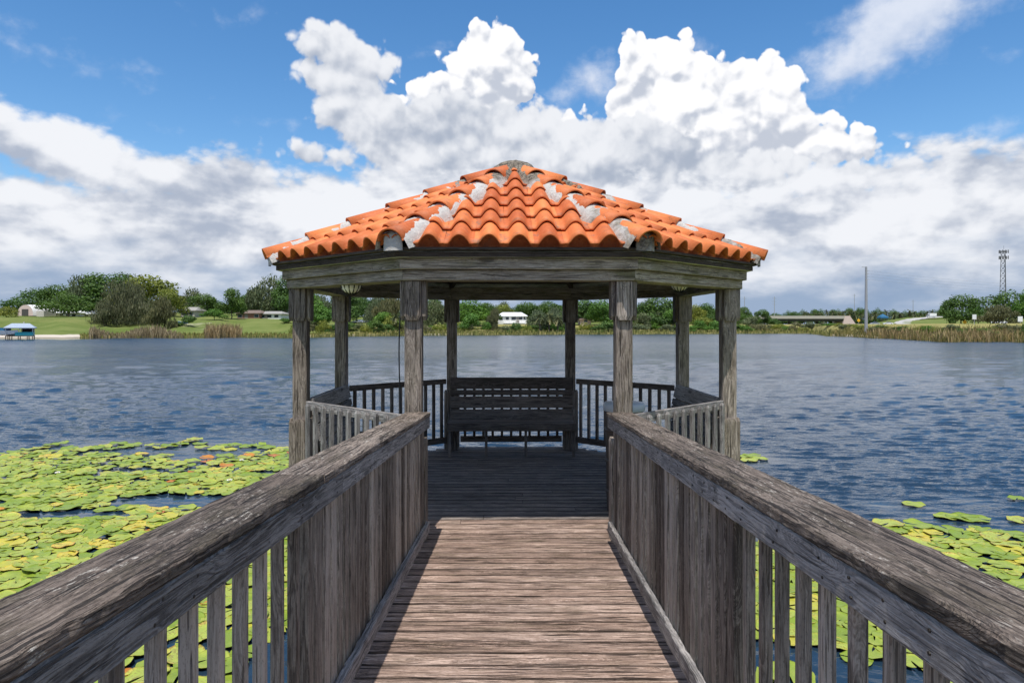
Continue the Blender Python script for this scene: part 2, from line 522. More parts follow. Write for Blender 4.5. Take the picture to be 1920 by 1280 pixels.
# --- posts with capital and base boards
BH = 2.195                                  # underside of the beams
for k in range(8):
    p = PC[k]; w = .072
    g = WB(); g.box(p.x - w, p.x + w, p.y - w, p.y + w, -.02, BH, bev=.008, rough=.0012, seg=14); po = g.build('post', 'post', gaz)
    for nm, z0, z1, tp in (('capital', BH - .33, BH - .003, 0), ('base', .0, .865, 1)):
        g = WB(); th = .036
        for dx_, dy_ in ((1, 0), (-1, 0), (0, 1), (0, -1)):
            c = Vector((p.x + dx_ * (w + th / 2 + .002), p.y + dy_ * (w + th / 2 + .002), 0))
            a = c + Vector((0, 0, z0)); b = c + Vector((0, 0, z1))
            if not tp: a, b = b, a
            g.board(a, b, 2 * w - .006, th, up=(dx_, dy_, 0), bev=.004, rough=.0008, seg=5, taper=(.035, .72))
        g.build(nm, 'post', po)

# --- beams, fascia, trim
def ring8(name, mat, ap, z0, z1, th, over=0.0, parts=True):
    for k in range(8):
        a, b = oc(ap - th / 2, k), oc(ap - th / 2, (k + 1) % 8)
        g = WB(); zc = (z0 + z1) / 2
        d = (b - a).normalized()
        # mitred board
        g.board(a - d * over + Vector((0, 0, zc)), b + d * over + Vector((0, 0, zc)), th, z1 - z0, seg=12, rough=.0015, bev=.004)
        o = g.build(name, mat, gaz)
        # mitre the two ends along the corner planes
        me = o.data; ca, cb = a.normalized(), b.normalized()
        bm = bmesh.new(); bm.from_mesh(me)
        na = Vector((-ca.y, ca.x, 0)); nb = Vector((cb.y, -cb.x, 0))
        for nn_ in (na, nb):
            r_ = bmesh.ops.bisect_plane(bm, geom=bm.verts[:] + bm.edges[:] + bm.faces[:], plane_co=nn_ * .0008, plane_no=nn_, clear_inner=True)
            es = [e for e in r_['geom_cut'] if isinstance(e, bmesh.types.BMEdge)]
            try: bmesh.ops.edgeloop_fill(bm, edges=es)
            except Exception: pass
        bm.to_mesh(me); bm.free()


ring8('beam', 'beam', AP + .135, BH, BH + .088, .22, .1)
ring8('fascia_board', 'beam', AP + .175, BH + .091, BH + .18, .26, .1)
ring8('trim_board', 'trim', AP + .225, BH + .183, BH + .235, .31, .12)
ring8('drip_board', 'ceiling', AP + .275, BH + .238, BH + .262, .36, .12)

# --- roof
EA, EZ, TZ = AP + .29, 2.475, 3.635          # eave apothem, eave height, height of the meeting point
RISE = TZ - EZ; SLOPE = math.atan2(RISE, EA); SL = math.hypot(RISE, EA)


def tile_mat():
    m, nt, p = new_mat('terracotta')
    tcn = nt.nodes.new('ShaderNodeTexCoord'); t = E(nt, attr(nt, 'tone').outputs['Fac'])
    ob = tcn.outputs['Object']
    n = noise(nt, ob, 3.0, 4, 0.6); n2 = noise(nt, ob, 40.0, 3, 0.7); n3 = noise(nt, ob, 9.0, 5, .65)
    c = mix(nt, (n * 0.6 + t * 0.85 - 0.25).clamp(), (.44, .095, .022), (.76, .225, .062))
    c = mix(nt, n2.sstep(.35, .75) * .22, c, (.84, .33, .13))
    c = mix(nt, n3.sstep(.53, .72) * .6, c, (.26, .10, .05))
    n4 = noise(nt, ob, 90.0, 2, .6); c = mix(nt, n4.sstep(.62, .72) * n.sstep(.45, .7) * .6, c, (.10, .07, .05))
    g = attr(nt, 'gr').outputs['Vector']; x, y, z = sep(nt, g)
    # grime gathered in the pans (z = 0 in the pan, 1 on the crest)
    gm = noise(nt, vec(nt, x * 7.0, y * 3.0, 0.0), 1.0, 4, .7)
    c = mix(nt, (z.sstep(.30, .0) * gm.sstep(.50, .68)) * .75, c, (.17, .12, .085))
    setin(nt, p, 'Base Color', c); setin(nt, p, 'Roughness', .62); setin(nt, p, 'Specular IOR Level', .35)
    bump(nt, p, n2 * .6 + n3, .004, .5)
    return m


def mortar_mat():
    m, nt, p = new_mat('mortar')
    tcn = nt.nodes.new('ShaderNodeTexCoord'); ob = tcn.outputs['Object']
    n = noise(nt, ob, 5.0, 6, .7); n2 = noise(nt, ob, 30.0, 5, .75); n3 = noise(nt, ob, 1.6, 3, .5)
    x, y, z = sep(nt, ob)
    dark_bias = x.sstep(.1, .7) * .15 + z.sstep(3.2, 3.65) * .40  # mortar made darker towards the right side and the top
    c = mix(nt, n2, (.36, .34, .31), (.74, .72, .68))
    d = (n * .5 + n3 * .25 + dark_bias + (n2 - .5) * .25).sstep(.44, .58)
    c = mix(nt, d, c, mix(nt, n2.sstep(.35, .65), (.06, .052, .045), (.32, .28, .22)))
    setin(nt, p, 'Base Color', c); setin(nt, p, 'Roughness', .95); setin(nt, p, 'Specular IOR Level', .1)
    bump(nt, p, n2 + n * .6, .02, 1.0)
    return m


M['tile'] = tile_mat(); M['mortar'] = mortar_mat()
PITCH = .245; NC = 7; EXPO = SL / NC
roof = None
# sheathing (the part "roof"): octagonal pyramid of boards under the tiles
v = []; f = []
for k in range(8): c = oc(EA - .06, k); v.append((c.x, c.y, EZ - .055))
for k in range(8): c = oc(EA - .06, k); v.append((c.x, c.y, EZ - .095))
v += [(0, 0, TZ - .055), (0, 0, TZ - .095)]
for k in range(8):
    k2 = (k + 1) % 8
    f += [(k, k2, 16), (8 + k2, 8 + k, 17), (k, 8 + k, 8 + k2, k2)]
gr = [(a * 1.0, b * 1.0, c * 1.0) for a, b, c in v]
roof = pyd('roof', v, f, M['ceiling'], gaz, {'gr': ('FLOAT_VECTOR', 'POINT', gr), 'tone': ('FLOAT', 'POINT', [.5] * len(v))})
# rafters and ceiling ring
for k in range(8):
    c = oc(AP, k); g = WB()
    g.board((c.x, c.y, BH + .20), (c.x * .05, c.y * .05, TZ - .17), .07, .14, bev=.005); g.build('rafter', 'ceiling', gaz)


def tile_h(a):
    """height of the clay profile over the pan, a = metres from a crest; returns (h, 0..1)"""
    u = ((a / PITCH + .5) % 1.0) - .5
    w = .33
    if abs(u) < w:
        h = math.cos(u / w * math.pi / 2) ** .75
    else: h = 0.0
    return .078 * h + .012 * (max(0, abs(u) - .4) / .1) ** 2 * 0, h


def tile_panel(k):
    """one roof side laid with courses of barrel tiles (real relief), trimmed at the hips"""
    phi = R(-90 + 45 * (k))                      # outward direction of side k (0 = front)
    rnd = random.Random(100 + k)
    V_, F_, GR, TN = [], [], [], []
    out = Vector((math.cos(phi), math.sin(phi), 0)); tan = Vector((-math.sin(phi), math.cos(phi), 0))
    nrm = Vector((out.x * math.sin(SLOPE), out.y * math.sin(SLOPE), math.cos(SLOPE)))
    ups = Vector((-out.x * math.cos(SLOPE), -out.y * math.cos(SLOPE), math.sin(SLOPE)))
    base = out * EA + Vector((0, 0, EZ - .012))
    sub = 14
    def put(a, s_, h, z, tn):
        V_.append(base + tan * a + ups * s_ + nrm * h); GR.append((a + k * 7, s_, z)); TN.append(tn)
        return len(V_) - 1
    tw = math.tan(R(22.5))
    for c in range(NC):
        s0 = c * EXPO; s1 = (c + 1) * EXPO + .02
        hw0 = (EA - s0 * math.cos(SLOPE)) * tw
        jit = rnd.uniform(-.004, .004)
        n = int(math.ceil(hw0 / PITCH + 1))
        for ti in range(-n, n + 1):                # one tile spans from pan centre to pan centre
            tn = rnd.random(); dz_ = rnd.uniform(0, .004); dsl = rnd.uniform(-.008, .008); dr = rnd.uniform(-.006, .006)
            rows = []
            a_list = [(-.5 + i / sub) * PITCH for i in range(sub + 1)]
            for ri, (ss, lift) in enumerate(((s0 + dsl, .026), (s0 + .5 * EXPO, .013), (s1, .0))):
                row = []
                for a in a_list:
                    aa = a + ti * PITCH + jit + dr * ri * .4
                    lim = (EA - (ss if ss > s0 else s0) * math.cos(SLOPE)) * tw
                    aa_c = max(-lim, min(lim, aa))
                    h, z = tile_h(aa_c)
                    row.append(put(aa_c, ss, h + lift + dz_, z, tn))
                rows.append(row)
            # front lip, going back down onto the course below
            lip = []
            for i, a in enumerate(a_list):
                v0 = V_[rows[0][i]]
                V_.append(v0 - nrm * .016 + ups * .004); GR.append(GR[rows[0][i]]); TN.append(tn * .4 - .35); lip.append(len(V_) - 1)
            und = []
            for i, a in enumerate(a_list):         # underside running back up
                v0 = V_[rows[1][i]]
                V_.append(v0 - nrm * .016); GR.append(GR[rows[1][i]]); TN.append(tn * .5); und.append(len(V_) - 1)
            for r0, r1 in ((lip, rows[0]), (rows[0], rows[1]), (rows[1], rows[2]), (und, lip)):
                for i in range(sub):
                    q = (r0[i], r0[i + 1], r1[i + 1], r1[i])
                    if (V_[r0[i]] - V_[r0[i + 1]]).length > 1e-5 or (V_[r1[i]] - V_[r1[i + 1]]).length > 1e-5: F_.append(q)
    # bird stops closing the eave arches; their dark tone paints in the arch shadow
    hw = EA * tw
    n = int(hw / PITCH) + 1
    for ti in range(-n, n + 1):
        cx_ = ti * PITCH
        if abs(cx_) > hw - .11: continue
        loop = []
        for i in range(11):
            aa = cx_ + (-.5 + 1.0 * i / 10) * PITCH
            h, z = tile_h(aa); loop.append(put(aa, .075 if .12 < z else .02, h + .012, 1.0, -.2))
        lo = [put(cx_ + (-.5 + 1.0 * i / 10) * PITCH, .075 if .1 < i / 10 < .9 else .02, -.034, 1.0, -.2) for i in range(11)]
        for i in range(10): F_.append((lo[i], lo[i + 1], loop[i + 1], loop[i]))
        # small dark nail hole
    o = pyd('tile_panel', V_, F_, M['tile'], roof, {'gr': ('FLOAT_VECTOR', 'POINT', [tuple(g) for g in GR]), 'tone': ('FLOAT', 'POINT', TN)}, smooth=True)
    return o


for k in range(8): tile_panel(k)
# nail dots in the bird stops of the front
for ti in range(-3, 4):
    g = GB(); c = Vector((ti * PITCH, -EA + .066, EZ + .052)); g.tube([c, c + Vector((0, -.014, 0))], .006, 6)
    g.build('eave_nail', 'nail', roof)


def mk_noise(seed):
    rn = random.Random(seed); ph = [(rn.uniform(0, 6.28), rn.uniform(.6, 1.4)) for _ in range(8)]
    def f(x, y=0.0):
        s = 0
        for i, (p_, q_) in enumerate(ph): s += math.sin(x * (5 + 7 * i) * q_ + p_ + y * (3 + 5 * i)) / (1 + i * .7)
        return s / 2.6
    return f


# hip lines: big overlapping half barrels, each its own sub-part, bedded in mortar
NH = 6
for k in range(8):
    c = oc(EA, k); a0 = Vector((c.x, c.y, EZ)); a1 = Vector((0, 0, TZ))
    d = (a1 - a0); L = d.length; d.normalize()
    side = Vector((0, 0, 1)).cross(d).normalized(); up = d.cross(side).normalized()
    if up.z < 0: up = -up
    rnd = random.Random(k * 3 + 1)
    seg_l = (L - .16) / NH
    for i in range(NH):
        s0 = -.025 + i * seg_l + rnd.uniform(-.015, .015); s1 = s0 + seg_l + .06
        yaw = rnd.uniform(-.03, .03); tn = rnd.random()
        V_, F_, GR = [], [], []
        n = 14
        for layer_ in (0, 1):
            for j, (ss, rr, lf) in enumerate(((s0, .118, .040), ((s0 + s1) / 2, .108, .026), (s1, .096, .010))):
                rr -= layer_ * .016
                for q in range(n + 1):
                    t = math.pi * (q / n); wv = 1.0
                    p_ = a0 + d * (ss + layer_ * (.003 if j == 0 else 0)) + side * (math.cos(t) * rr * 1.02 + yaw * (ss - s0)) + up * (math.sin(t) * rr * .92 + lf - .010)
                    V_.append(p_); GR.append((ss, t, 1.0))
        for j in range(2):
            for q in range(n):
                b0 = j * (n + 1) + q; b1 = b0 + n + 1
                F_.append((b0, b0 + 1, b1 + 1, b1))
                o3 = 3 * (n + 1); F_.append((o3 + b0 + 1, o3 + b0, o3 + b1, o3 + b1 + 1))
        for q in range(n): F_.append((q, 3 * (n + 1) + q, 3 * (n + 1) + q + 1, q + 1))
        for j in range(2):
            for q in (0, n):
                b0 = j * (n + 1) + q; b1 = b0 + n + 1; o3 = 3 * (n + 1)
                F_.append((b0, b1, o3 + b1, o3 + b0))
        pyd('hip_tile', V_, F_, M['tile'], roof, {'gr': ('FLOAT_VECTOR', 'POINT', GR), 'tone': ('FLOAT', 'POINT', [tn] * len(V_))}, smooth=True)
    # mortar bed: ragged ribbon on both sides of the barrels + blob plug at the open end
    V_, F_ = [], []
    nx, ny = 130, 13
    fn = [mk_noise(k * 17 + s_) for s_ in range(4)]
    for i in range(nx + 1):
        s_ = i / nx * (L - .08) + .0
        nw = .0 if k in (0, 7) else -.035
        wl = nw + .165 + .030 * fn[0](s_ * 1.3) + (.014 * fn[2](s_ * 6)); wr = nw + .165 + .030 * fn[1](s_ * 1.3) + (.014 * fn[3](s_ * 6))
        for j in range(ny + 1):
            u = j / ny * 2 - 1
            off = u * (wl if u < 0 else wr)
            au = abs(off)
            # roof planes fall away from the hip line
            drop = au * math.tan(R(22.5)) * math.sin(SLOPE) * .9
            body = .088 * max(0, 1 - (au / .225) ** 3) ** .8 + .016 * max(0, min(1, (au - .1) / .03)) * fn[0](s_ * 2.2 + u)
            edge = 1 - abs(u) ** 6
            h = -drop + (body + .012 * fn[2](s_ * 5, off * 6) ) * edge - (1 - edge) * .03
            V_.append(a0 + d * s_ + side * off + up * (h + .012))
    for i in range(nx):
        for j in range(ny):
            b0 = i * (ny + 1) + j; F_.append((b0, b0 + 1, b0 + ny + 2, b0 + ny + 1))
    pyd('hip_mortar', V_, F_, M['mortar'], roof, smooth=True)
    g = GB(); V_ = []
    # plug under the lowest hip barrel
    cc = a0 + d * .03 + up * .0
    prof = []
    for q in range(13):
        t = math.pi * q / 12
        prof.append(cc + side * math.cos(t) * .088 + up * (math.sin(t) * .082 + .01) + Vector((0, 0, -.012 if q in (0, 12) else 0)))
    lo_ = [Vector((p_.x, p_.y, EZ - .05)) for p_ in prof]
    V_ = prof + lo_; F_ = [(i, i + 1, 13 + i + 1, 13 + i) for i in range(12)]
    pyd('hip_plug', V_, F_, M['mortar'], roof)
# mortar crown at the top
V_, F_ = [], []; fn = mk_noise(5)
for i in range(15):
    r = .30 * i / 14
    for j in range(32):
        t = 2 * math.pi * j / 32
        rr = r * (1 + .16 * fn(t * .35, 0) + .10 * math.sin(8 * t + .4))
        z = TZ + .098 - .10 * (i / 14) ** 2 * 1.15 - max(0, i - 11) * .016 + .006 * fn(t * 2, r * 9)
        V_.append((rr * math.cos(t), rr * math.sin(t), z))
for i in range(14):
    for j in range(32): F_.append((i * 32 + j, (i + 1) * 32 + j, (i + 1) * 32 + (j + 1) % 32, i * 32 + (j + 1) % 32))
pyd('mortar_crown', V_, F_, M['mortar'], roof, smooth=True)

# --- railings of the gazebo
def gaz_rail(k, front=False):
    """railing on side from corner k to corner k+1"""
    a, b = PC[k], PC[(k + 1) % 8]; d = (b - a).normalized(); out = Vector((d.y, -d.x, 0))
    if out.dot((a + b) / 2) < 0: out = -out
    inset = .125
    a2 = a + d * inset; b2 = b - d * inset; L = (b2 - a2).length
    z = Vector((0, 0, 1))
    g = WB()
    if front:   # flat-on rail with the balusters nailed on its outer face
        g.board(a2 + z * 1.005, b2 + z * 1.005, .04, .088, seg=10, rough=.0012)
        r_ = g.build('railing', 'rail', gaz)
        g = WB(); g.board(a2 + z * .14, b2 + z * .14, .04, .088, seg=6, rough=.001); g.build('bottom_rail', 'rail', r_)
        off, z0, z1 = out * .042, .06, 1.03
    else:
        g.board(a2 + z * 1.0, b2 + z * 1.0, .04, .075, seg=10, rough=.0012)
        g.board(a2 + z * 1.0 + out * .0 + z * .056, b2 + z * 1.056, .14, .034, seg=10, rough=.0012) if False else None
        r_ = g.build('railing', 'bench', gaz)
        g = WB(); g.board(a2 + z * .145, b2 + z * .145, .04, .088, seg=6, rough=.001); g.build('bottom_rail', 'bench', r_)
        off, z0, z1 = out * .0, .19, .962
    n = int(L / .148)
    for i in range(n + 1):
        p_ = a2 + d * (L * (i + .5) / (n + 1)) + off
        g = WB()
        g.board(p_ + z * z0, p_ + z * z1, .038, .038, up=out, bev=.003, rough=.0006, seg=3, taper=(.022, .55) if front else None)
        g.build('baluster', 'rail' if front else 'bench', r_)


for k in (0, 6): gaz_rail(k, True)
for k in (1, 2, 3, 4, 5): gaz_rail(k)


# --- benches: built once along +x facing -y, then turned to their side
def bench(L, name_label, loc, rz, bm_='bench'):
    t = empty('bench', loc, rz, name_label, 'bench', 'benches around the inside of the gazebo')
    g = WB(); z = Vector((0, 0, 1)); h = L / 2
    # seat boards
    for i in range(4):
        yy = -.43 + i * .118
        g.board((-h, yy, .445), (h, yy, .445), .11, .036, seg=8, rough=.001)
    g.board((-h, -.485, .415), (h, -.485, .415), .036, .11, seg=8, rough=.001)
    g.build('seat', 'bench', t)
    # leaning back: four boards
    g = WB()
    for zz, hh in ((.975, .168), (.842, .078), (.705, .172), (.53, .155)):
        lean = (zz - .45) * .22
        g.board((-h, .045 + lean - .06, zz), (h, .045 + lean - .06, zz), .034, hh, up=(0, .22, 1), seg=10, rough=.0016)
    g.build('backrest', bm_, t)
    for sx in (-1, 1):
        g = WB(); x = sx * (h - .03)
        g.board((x, -.44, 0), (x, -.44, .425), .06, .036, up=(1, 0, 0)); g.build('leg', 'bench', t)
        g = WB(); g.board((x, .0, 0), (x, .15, .98), .085, .036, up=(1, 0, 0)); g.build('leg', 'bench', t)
        g = WB(); g.board((x - sx * .02, -.46, .38), (x - sx * .02, .04, .38), .036, .085); g.build('seat_bearer', 'bench', t)
    for x in (-h * .4, h * .22):
        g = WB(); g.board((x, -.40, 0), (x, -.40, .42), .05, .036, up=(1, 0, 0)); g.build('leg', 'bench', t)
    return t


Rz = Matrix.Rotation(GROT, 4, 'Z')


def g2w(x, y, z=0.0):
    q = Rz @ Vector((x, y, z)); return (q.x + GX, q.y + GY, q.z + DECK)


bench(1.78, 'dark wooden bench with slatted back facing the camera at the far side of the gazebo', g2w(0, AP - .20), GROT)
bench(1.72, 'grey wooden bench seen end on along the left side of the gazebo', g2w(-AP + .20, 0), GROT + R(90), 'rail')  # side backrests in lighter wood: the light they catch is put into the colour
bench(1.72, 'grey wooden bench seen end on along the right side of the gazebo', g2w(AP - .20, 0), GROT - R(90), 'rail')

# --- dome lamps hanging under the beams, cable, bin
def dome_lamp(loc, label):
    t = empty('ceiling_lamp', loc, 0, label, 'lamp', None)
    g = GB(); g.lathe([(.001, -.085), (.03, -.084), (.062, -.070), (.085, -.045), (.095, -.012), (.095, 0)], 20); g.build('glass_bowl', 'ivory', t, True)
    g = GB(); g.lathe([(.001, .03), (.11, .03), (.112, .0), (.099, -.006), (.099, .0)], 20)
    g.build('rim', 'iron', t, True)
    for j in range(6):
        g = GB(); a_ = math.pi * j / 6
        pts = []
        for q in range(13):
            s_ = -1 + q / 6
            rr = .100 * abs(s_) ** .8; zz = -.092 * (1 - abs(s_) ** 2.2) - .002
            pts.append((math.copysign(rr, s_) * math.cos(a_), math.copysign(rr, s_) * math.sin(a_), zz))
        g.tube(pts, .006, 5); g.build('cage_bar', 'iron', t)
    return t


dome_lamp(g2w(-1.56, -1.56, BH + .008), 'ivory dome lamp with dark cage bars under the left front beam')
dome_lamp(g2w(1.78, -.62, BH + .08), 'small pale dome lamp barely showing under the right front beam')

g = GB(); x0, y0 = -1.03, -1.87
pts = []
for i in range(26):
    t = i / 25; zz = 2.2 - t * 1.52
    xo = x0 - .0 - .02 * math.sin(t * 5) - .045 * t + (.10 * max(0, (t - .93)) / .07)
    pts.append(g2w(xo, y0, zz))
g.tube(pts, .0065, 6)
o = g.build('cable', 'black', None, True)
tag(o, 'thin black cable hanging down beside the left front post of the gazebo', 'cable')

M['binbody'] = plain('bin_brown', (.07, .055, .045), .6)
M['binlid'] = plain('bin_lid', (.42, .47, .50), .45, var=.1)
t = empty('litter_bin', g2w(1.06, -1.30), 0, 'dark litter bin with pale grey lid behind the right front post', 'bin')
g = GB(); g.lathe([(.001, .0), (.16, .0), (.17, .02), (.185, .97), (.19, 1.0), (.18, 1.0), (.17, .98), (.001, .98)], 24)
for zz in (.2, .5, .8): g.lathe([(.172 + zz * .014, zz - .02), (.184 + zz * .014, zz - .01), (.184 + zz * .014, zz + .01), (.173 + zz * .014, zz + .02)], 24)
g.build('drum', 'binbody', t, True)
g = GB(); g.lathe([(.20, .985), (.205, 1.0), (.205, 1.045), (.19, 1.065), (.10, 1.075), (.001, 1.078)], 28); g.build('lid', 'binlid', t, True)

# ================================================================ BOARDWALK sloping down to the gazebo
SHEAR = 0.050
bw0 = g2w(0, -AP)                                 # front edge of the gazebo floor at the post line
walk = empty('boardwalk', bw0, R(-0.45), 'weathered boardwalk with railings sloping down to the gazebo', 'boardwalk')
LW = 10.2
wb = WB(); y = -.125 - .14
while y > -LW:
    wb.board((-.93 + random.uniform(-.004, .004), y + .07, -.019 - random.uniform(0, .002)), (.93, y + .07, -.019), .1365 + random.uniform(-.003, .002), .036, seg=22, rough=.0022, bev=.004, n_across=3)
    y -= .1475
wb.build('deck', 'deck', walk, SHEAR)
wb = WB()
for xx in (-.86, -.3, .3, .86): wb.box(xx - .02, xx + .02, -LW, -.13, -.25, -.04)
wb.build('joists', 'pile', walk, SHEAR)
for yy in (-3.3, -6.2, -9.4):
    for sx in (-1, 1):
        g = WB(); g.box(sx * .95 - .07, sx * .95 + .07, yy - .07, yy + .07, -3.2, -.27, seg=3, rough=.002); g.build('pile', 'pile', walk)

for sx in (-1, 1):
    XI = .742                                   # inner face of the fascia board
    y0, y1 = -LW, -.118
    # cap: long boards end to end
    g = WB()
    cuts = [y0, -6.9, -3.35 if sx < 0 else -2.6, y1]
    for c0, c1 in zip(cuts, cuts[1:]):
        n = int((c1 - c0) / .03)
        g.board((sx * (XI + .098), c0 + .002, 1.072), (sx * (XI + .098), c1 - .002, 1.072), .205, .038, seg=n, rough=.0022, bev=.007, n_across=6)
    rl = g.build('railing', 'cap', walk, SHEAR)
    g = WB()
    for c0, c1 in zip(cuts, cuts[1:]):
        g.board((sx * (XI + .019), c0 + .3, 1.006), (sx * (XI + .019), min(c1 + .3, y1) if c1 != y1 else y1, 1.006), .036, .092, seg=int((c1 - c0) / .05), rough=.0012, bev=.005, n_across=2) if c0 != y0 else g.board((sx * (XI + .019), c0, 1.006), (sx * (XI + .019), c1 + .298, 1.006), .036, .092, seg=60, rough=.0012, bev=.005, n_across=2)
    g.build('fascia_board', 'rail', rl, SHEAR)
    g = WB(); g.board((sx * (XI + .019), y0, .135), (sx * (XI + .019), y1, .135), .036, .088, seg=220, rough=.0024, bev=.006, n_across=2)
    g.build('bottom_rail', 'rail', rl, SHEAR)
    # railing posts and balusters outside the rails
    posts = (-3.26, -5.1, -6.8, -9.2)
    for yy in posts[:1] + posts[2:]:
        g = WB(); g.box(sx * (XI + .076) - .035, sx * (XI + .076) + .035, yy - .044, yy + .044, -.30, 1.048, bev=.005, rough=.001, seg=8)
        g.build('post', 'baluster', rl, SHEAR)
    i = 0; y = -.235
    while y > -LW + .1:
        if min(abs(y - q) for q in posts[:1] + posts[2:]) > .085:
            g = WB(); ox = random.uniform(-.002, .002); oy = random.uniform(-.006, .006)
            th = .036 if y < -3.4 else .036
            wd = .034 if y < -3.4 else random.choice((.06, .07, .08, .088))
            bx = sx * (XI + .040 + th / 2)
            g.box(bx - th / 2 + ox, bx + th / 2 + ox, y - wd / 2 + oy, y + wd / 2 + oy, .045 + random.uniform(-.01, .01), 1.044, bev=.003, rough=.0007, seg=6)
            o = g.build('baluster', 'baluster', rl, SHEAR)
        y -= .158 if y < -3.3 else .112
    # nail heads on the fascia
    g = GB(); y = -.3
    while y > -6.5:
        for dz_ in (-.02, .022):
            c = Vector((sx * (XI + .002), y + random.uniform(-.02, .02), 1.006 + dz_)); c.z -= SHEAR * c.y
            g.tube([c, c + Vector((-sx * .003, 0, 0))], .0042, 6)
        y -= .158 * random.choice((1, 1, 2))
    g.build('nail_heads', 'nail', rl)

# ================================================================ LAKE, SHORE, LAND
def at(px, D): return (px - 960.0) / FPX * D


def hz_(py, D): return EYE + (HOR - py) / FPX * D


SH = [(-6000, 60), (-1500, 85), (-400, 120), (0, 138), (130, 142), (180, 150), (300, 154), (560, 160), (760, 185), (1000, 200), (1200, 212), (1400, 226), (1515, 222), (1550, 176), (1600, 158), (1650, 138), (1760, 112), (1920, 106), (2300, 96), (3200, 80), (8000, 60)]


def lerp(tab, x):
    if x <= tab[0][0]: return tab[0][1]
    for (a, b), (c, d) in zip(tab, tab[1:]):
        if x <= c: return b + (d - b) * (x - a) / (c - a)
    return tab[-1][1]


# land profile: height of the plateau and how far behind the shore it is reached
PLH = [(-6000, 3), (0, 4.6), (400, 4.8), (560, 4.2), (700, 3.2), (1000, 3.0), (1400, 2.8), (1560, 2.9), (1650, 2.75), (1900, 2.8), (8000, 3)]
PLD = [(-6000, 60), (0, 62), (400, 55), (560, 50), (700, 45), (1000, 40), (1500, 25), (1560, 24), (1650, 16), (1920, 16), (8000, 20)]


def shore_wob(px): return 2.2 * math.sin(px * .031) + 1.4 * math.sin(px * .087 + 1) + .7 * math.sin(px * .21)


def ground(px, D):
    s = lerp(SH, px) + shore_wob(px)
    if D < s: return -min(2.2, .05 + (s - D) * .25)
    t = D - s; H = lerp(PLH, px); W = lerp(PLD, px)
    h = .32 * min(1, t / 1.2) + (H - .32) * (1 - math.cos(math.pi * min(1, max(0, t - .8) / W))) / 2
    if 1600 < px < 2200:       # road embankment climbing to the flyover on the right
        k = min(1, (px - 1600) / 110); k = k * k * (3 - 2 * k) * min(1, (2200 - px) / 120)
        h += k * 7.0 * max(0, min(1, (D - 400) / 160)) 
    if px < 1430: h += 3.4 * min(1, (1430 - px) / 90) * (1 - math.cos(math.pi * min(1, max(0, t - 45) / 110))) / 2
    h += .10 * math.sin(px * .05 + D * .3) * min(1, t / 10)
    return h


def ground_xy(x, y): return ground(960 + FPX * x / y, y)


def ground_mat():
    m, nt, p = new_mat('ground')
    geo = nt.nodes.new('ShaderNodeNewGeometry'); ps = geo.outputs['Position']
    x, y, z = sep(nt, ps)
    sand = E(nt, attr(nt, 'sand').outputs['Fac']); dry = E(nt, attr(nt, 'dry').outputs['Fac'])
    n = noise(nt, ps, .12, 5, .6); n2 = noise(nt, ps, 1.3, 4, .7); n3 = noise(nt, ps, .035, 3, .5)
    c = mix(nt, n.sstep(.3, .7), (.105, .145, .035), (.175, .205, .065))
    c = mix(nt, (n2 * .5 + n3 * .5 + dry * .35 - .2).sstep(.36, .60), c, (.29, .26, .10))
    c = mix(nt, (n2 - .2) * .35, c, (.06, .10, .02))
    c = mix(nt, (sand + (n - .5) * .5).sstep(.4, .6), c, mix(nt, n2, (.46, .41, .34), (.58, .52, .44)))
    c = mix(nt, z.sstep(.25, .0) * .75, c, (.10, .085, .05))
    setin(nt, p, 'Base Color', c); setin(nt, p, 'Roughness', 1.0); setin(nt, p, 'Specular IOR Level', .05)
    bump(nt, p, n2, .15, .6)
    return m


M['ground'] = ground_mat()
pxs = [-60000, -20000, -9000, -5000, -3000, -2000, -1400, -1000, -700] + list(range(-500, 2500, 14)) + [2600, 2800, 3100, 3500, 4200, 5500, 8000, 14000, 30000, 62000]
offs = [-400, -60, -20, -6, -2, -.8, -.2, .2, .6, 1.2, 2, 3, 4.5, 6, 8, 11, 14, 18, 22, 27, 33, 40, 48, 57, 67, 80, 95, 115, 140, 170, 210, 270, 350, 500, 800, 1500, 4000, 9000]
V_, F_, SA, DR = [], [], [], []
for px in pxs:
    for of in offs:
        s = lerp(SH, px) + shore_wob(px)
        D = max(3.0, s + of)
        z = ground(px, D) if of > -100 else -2.3
        if of <= -60: z = -2.3
        V_.append((at(px, D), D, z))
        sa = 0
        if -40 < px < 150 and -1 < of < 9: sa = 1
        if 1545 < px < 1655 and -1 < of < 5: sa = .85
        if 330 < px < 400 and 14 < of < 40: sa = .45
        if 560 < px < 900 and 0 <= of < 3: sa = .5
        SA.append(sa); DR.append(max(0, min(1, (px - 480) / 300)) if of < 40 else .2)
m_ = len(offs)
for i in range(len(pxs) - 1):
    for j in range(m_ - 1): F_.append((i * m_ + j, (i + 1) * m_ + j, (i + 1) * m_ + j + 1, i * m_ + j + 1))
# lake bed and land behind the camera
n0 = len(V_)
V_ += [(-3000, 3, -2.3), (3000, 3, -2.3), (3000, -300, -2.3), (-3000, -300, -2.3), (3000, -330, 2), (-3000, -330, 2), (3000, -4000, 6), (-3000, -4000, 6)]
F_ += [(n0, n0 + 3, n0 + 2, n0 + 1), (n0 + 3, n0 + 5, n0 + 4, n0 + 2), (n0 + 5, n0 + 7, n0 + 6, n0 + 4)]
SA += [0] * 8; DR += [.3] * 8
gnd = pyd('ground', V_, F_, M['ground'], None, {'sand': ('FLOAT', 'POINT', SA), 'dry': ('FLOAT', 'POINT', DR)}, smooth=True)
tag(gnd, kind='structure')


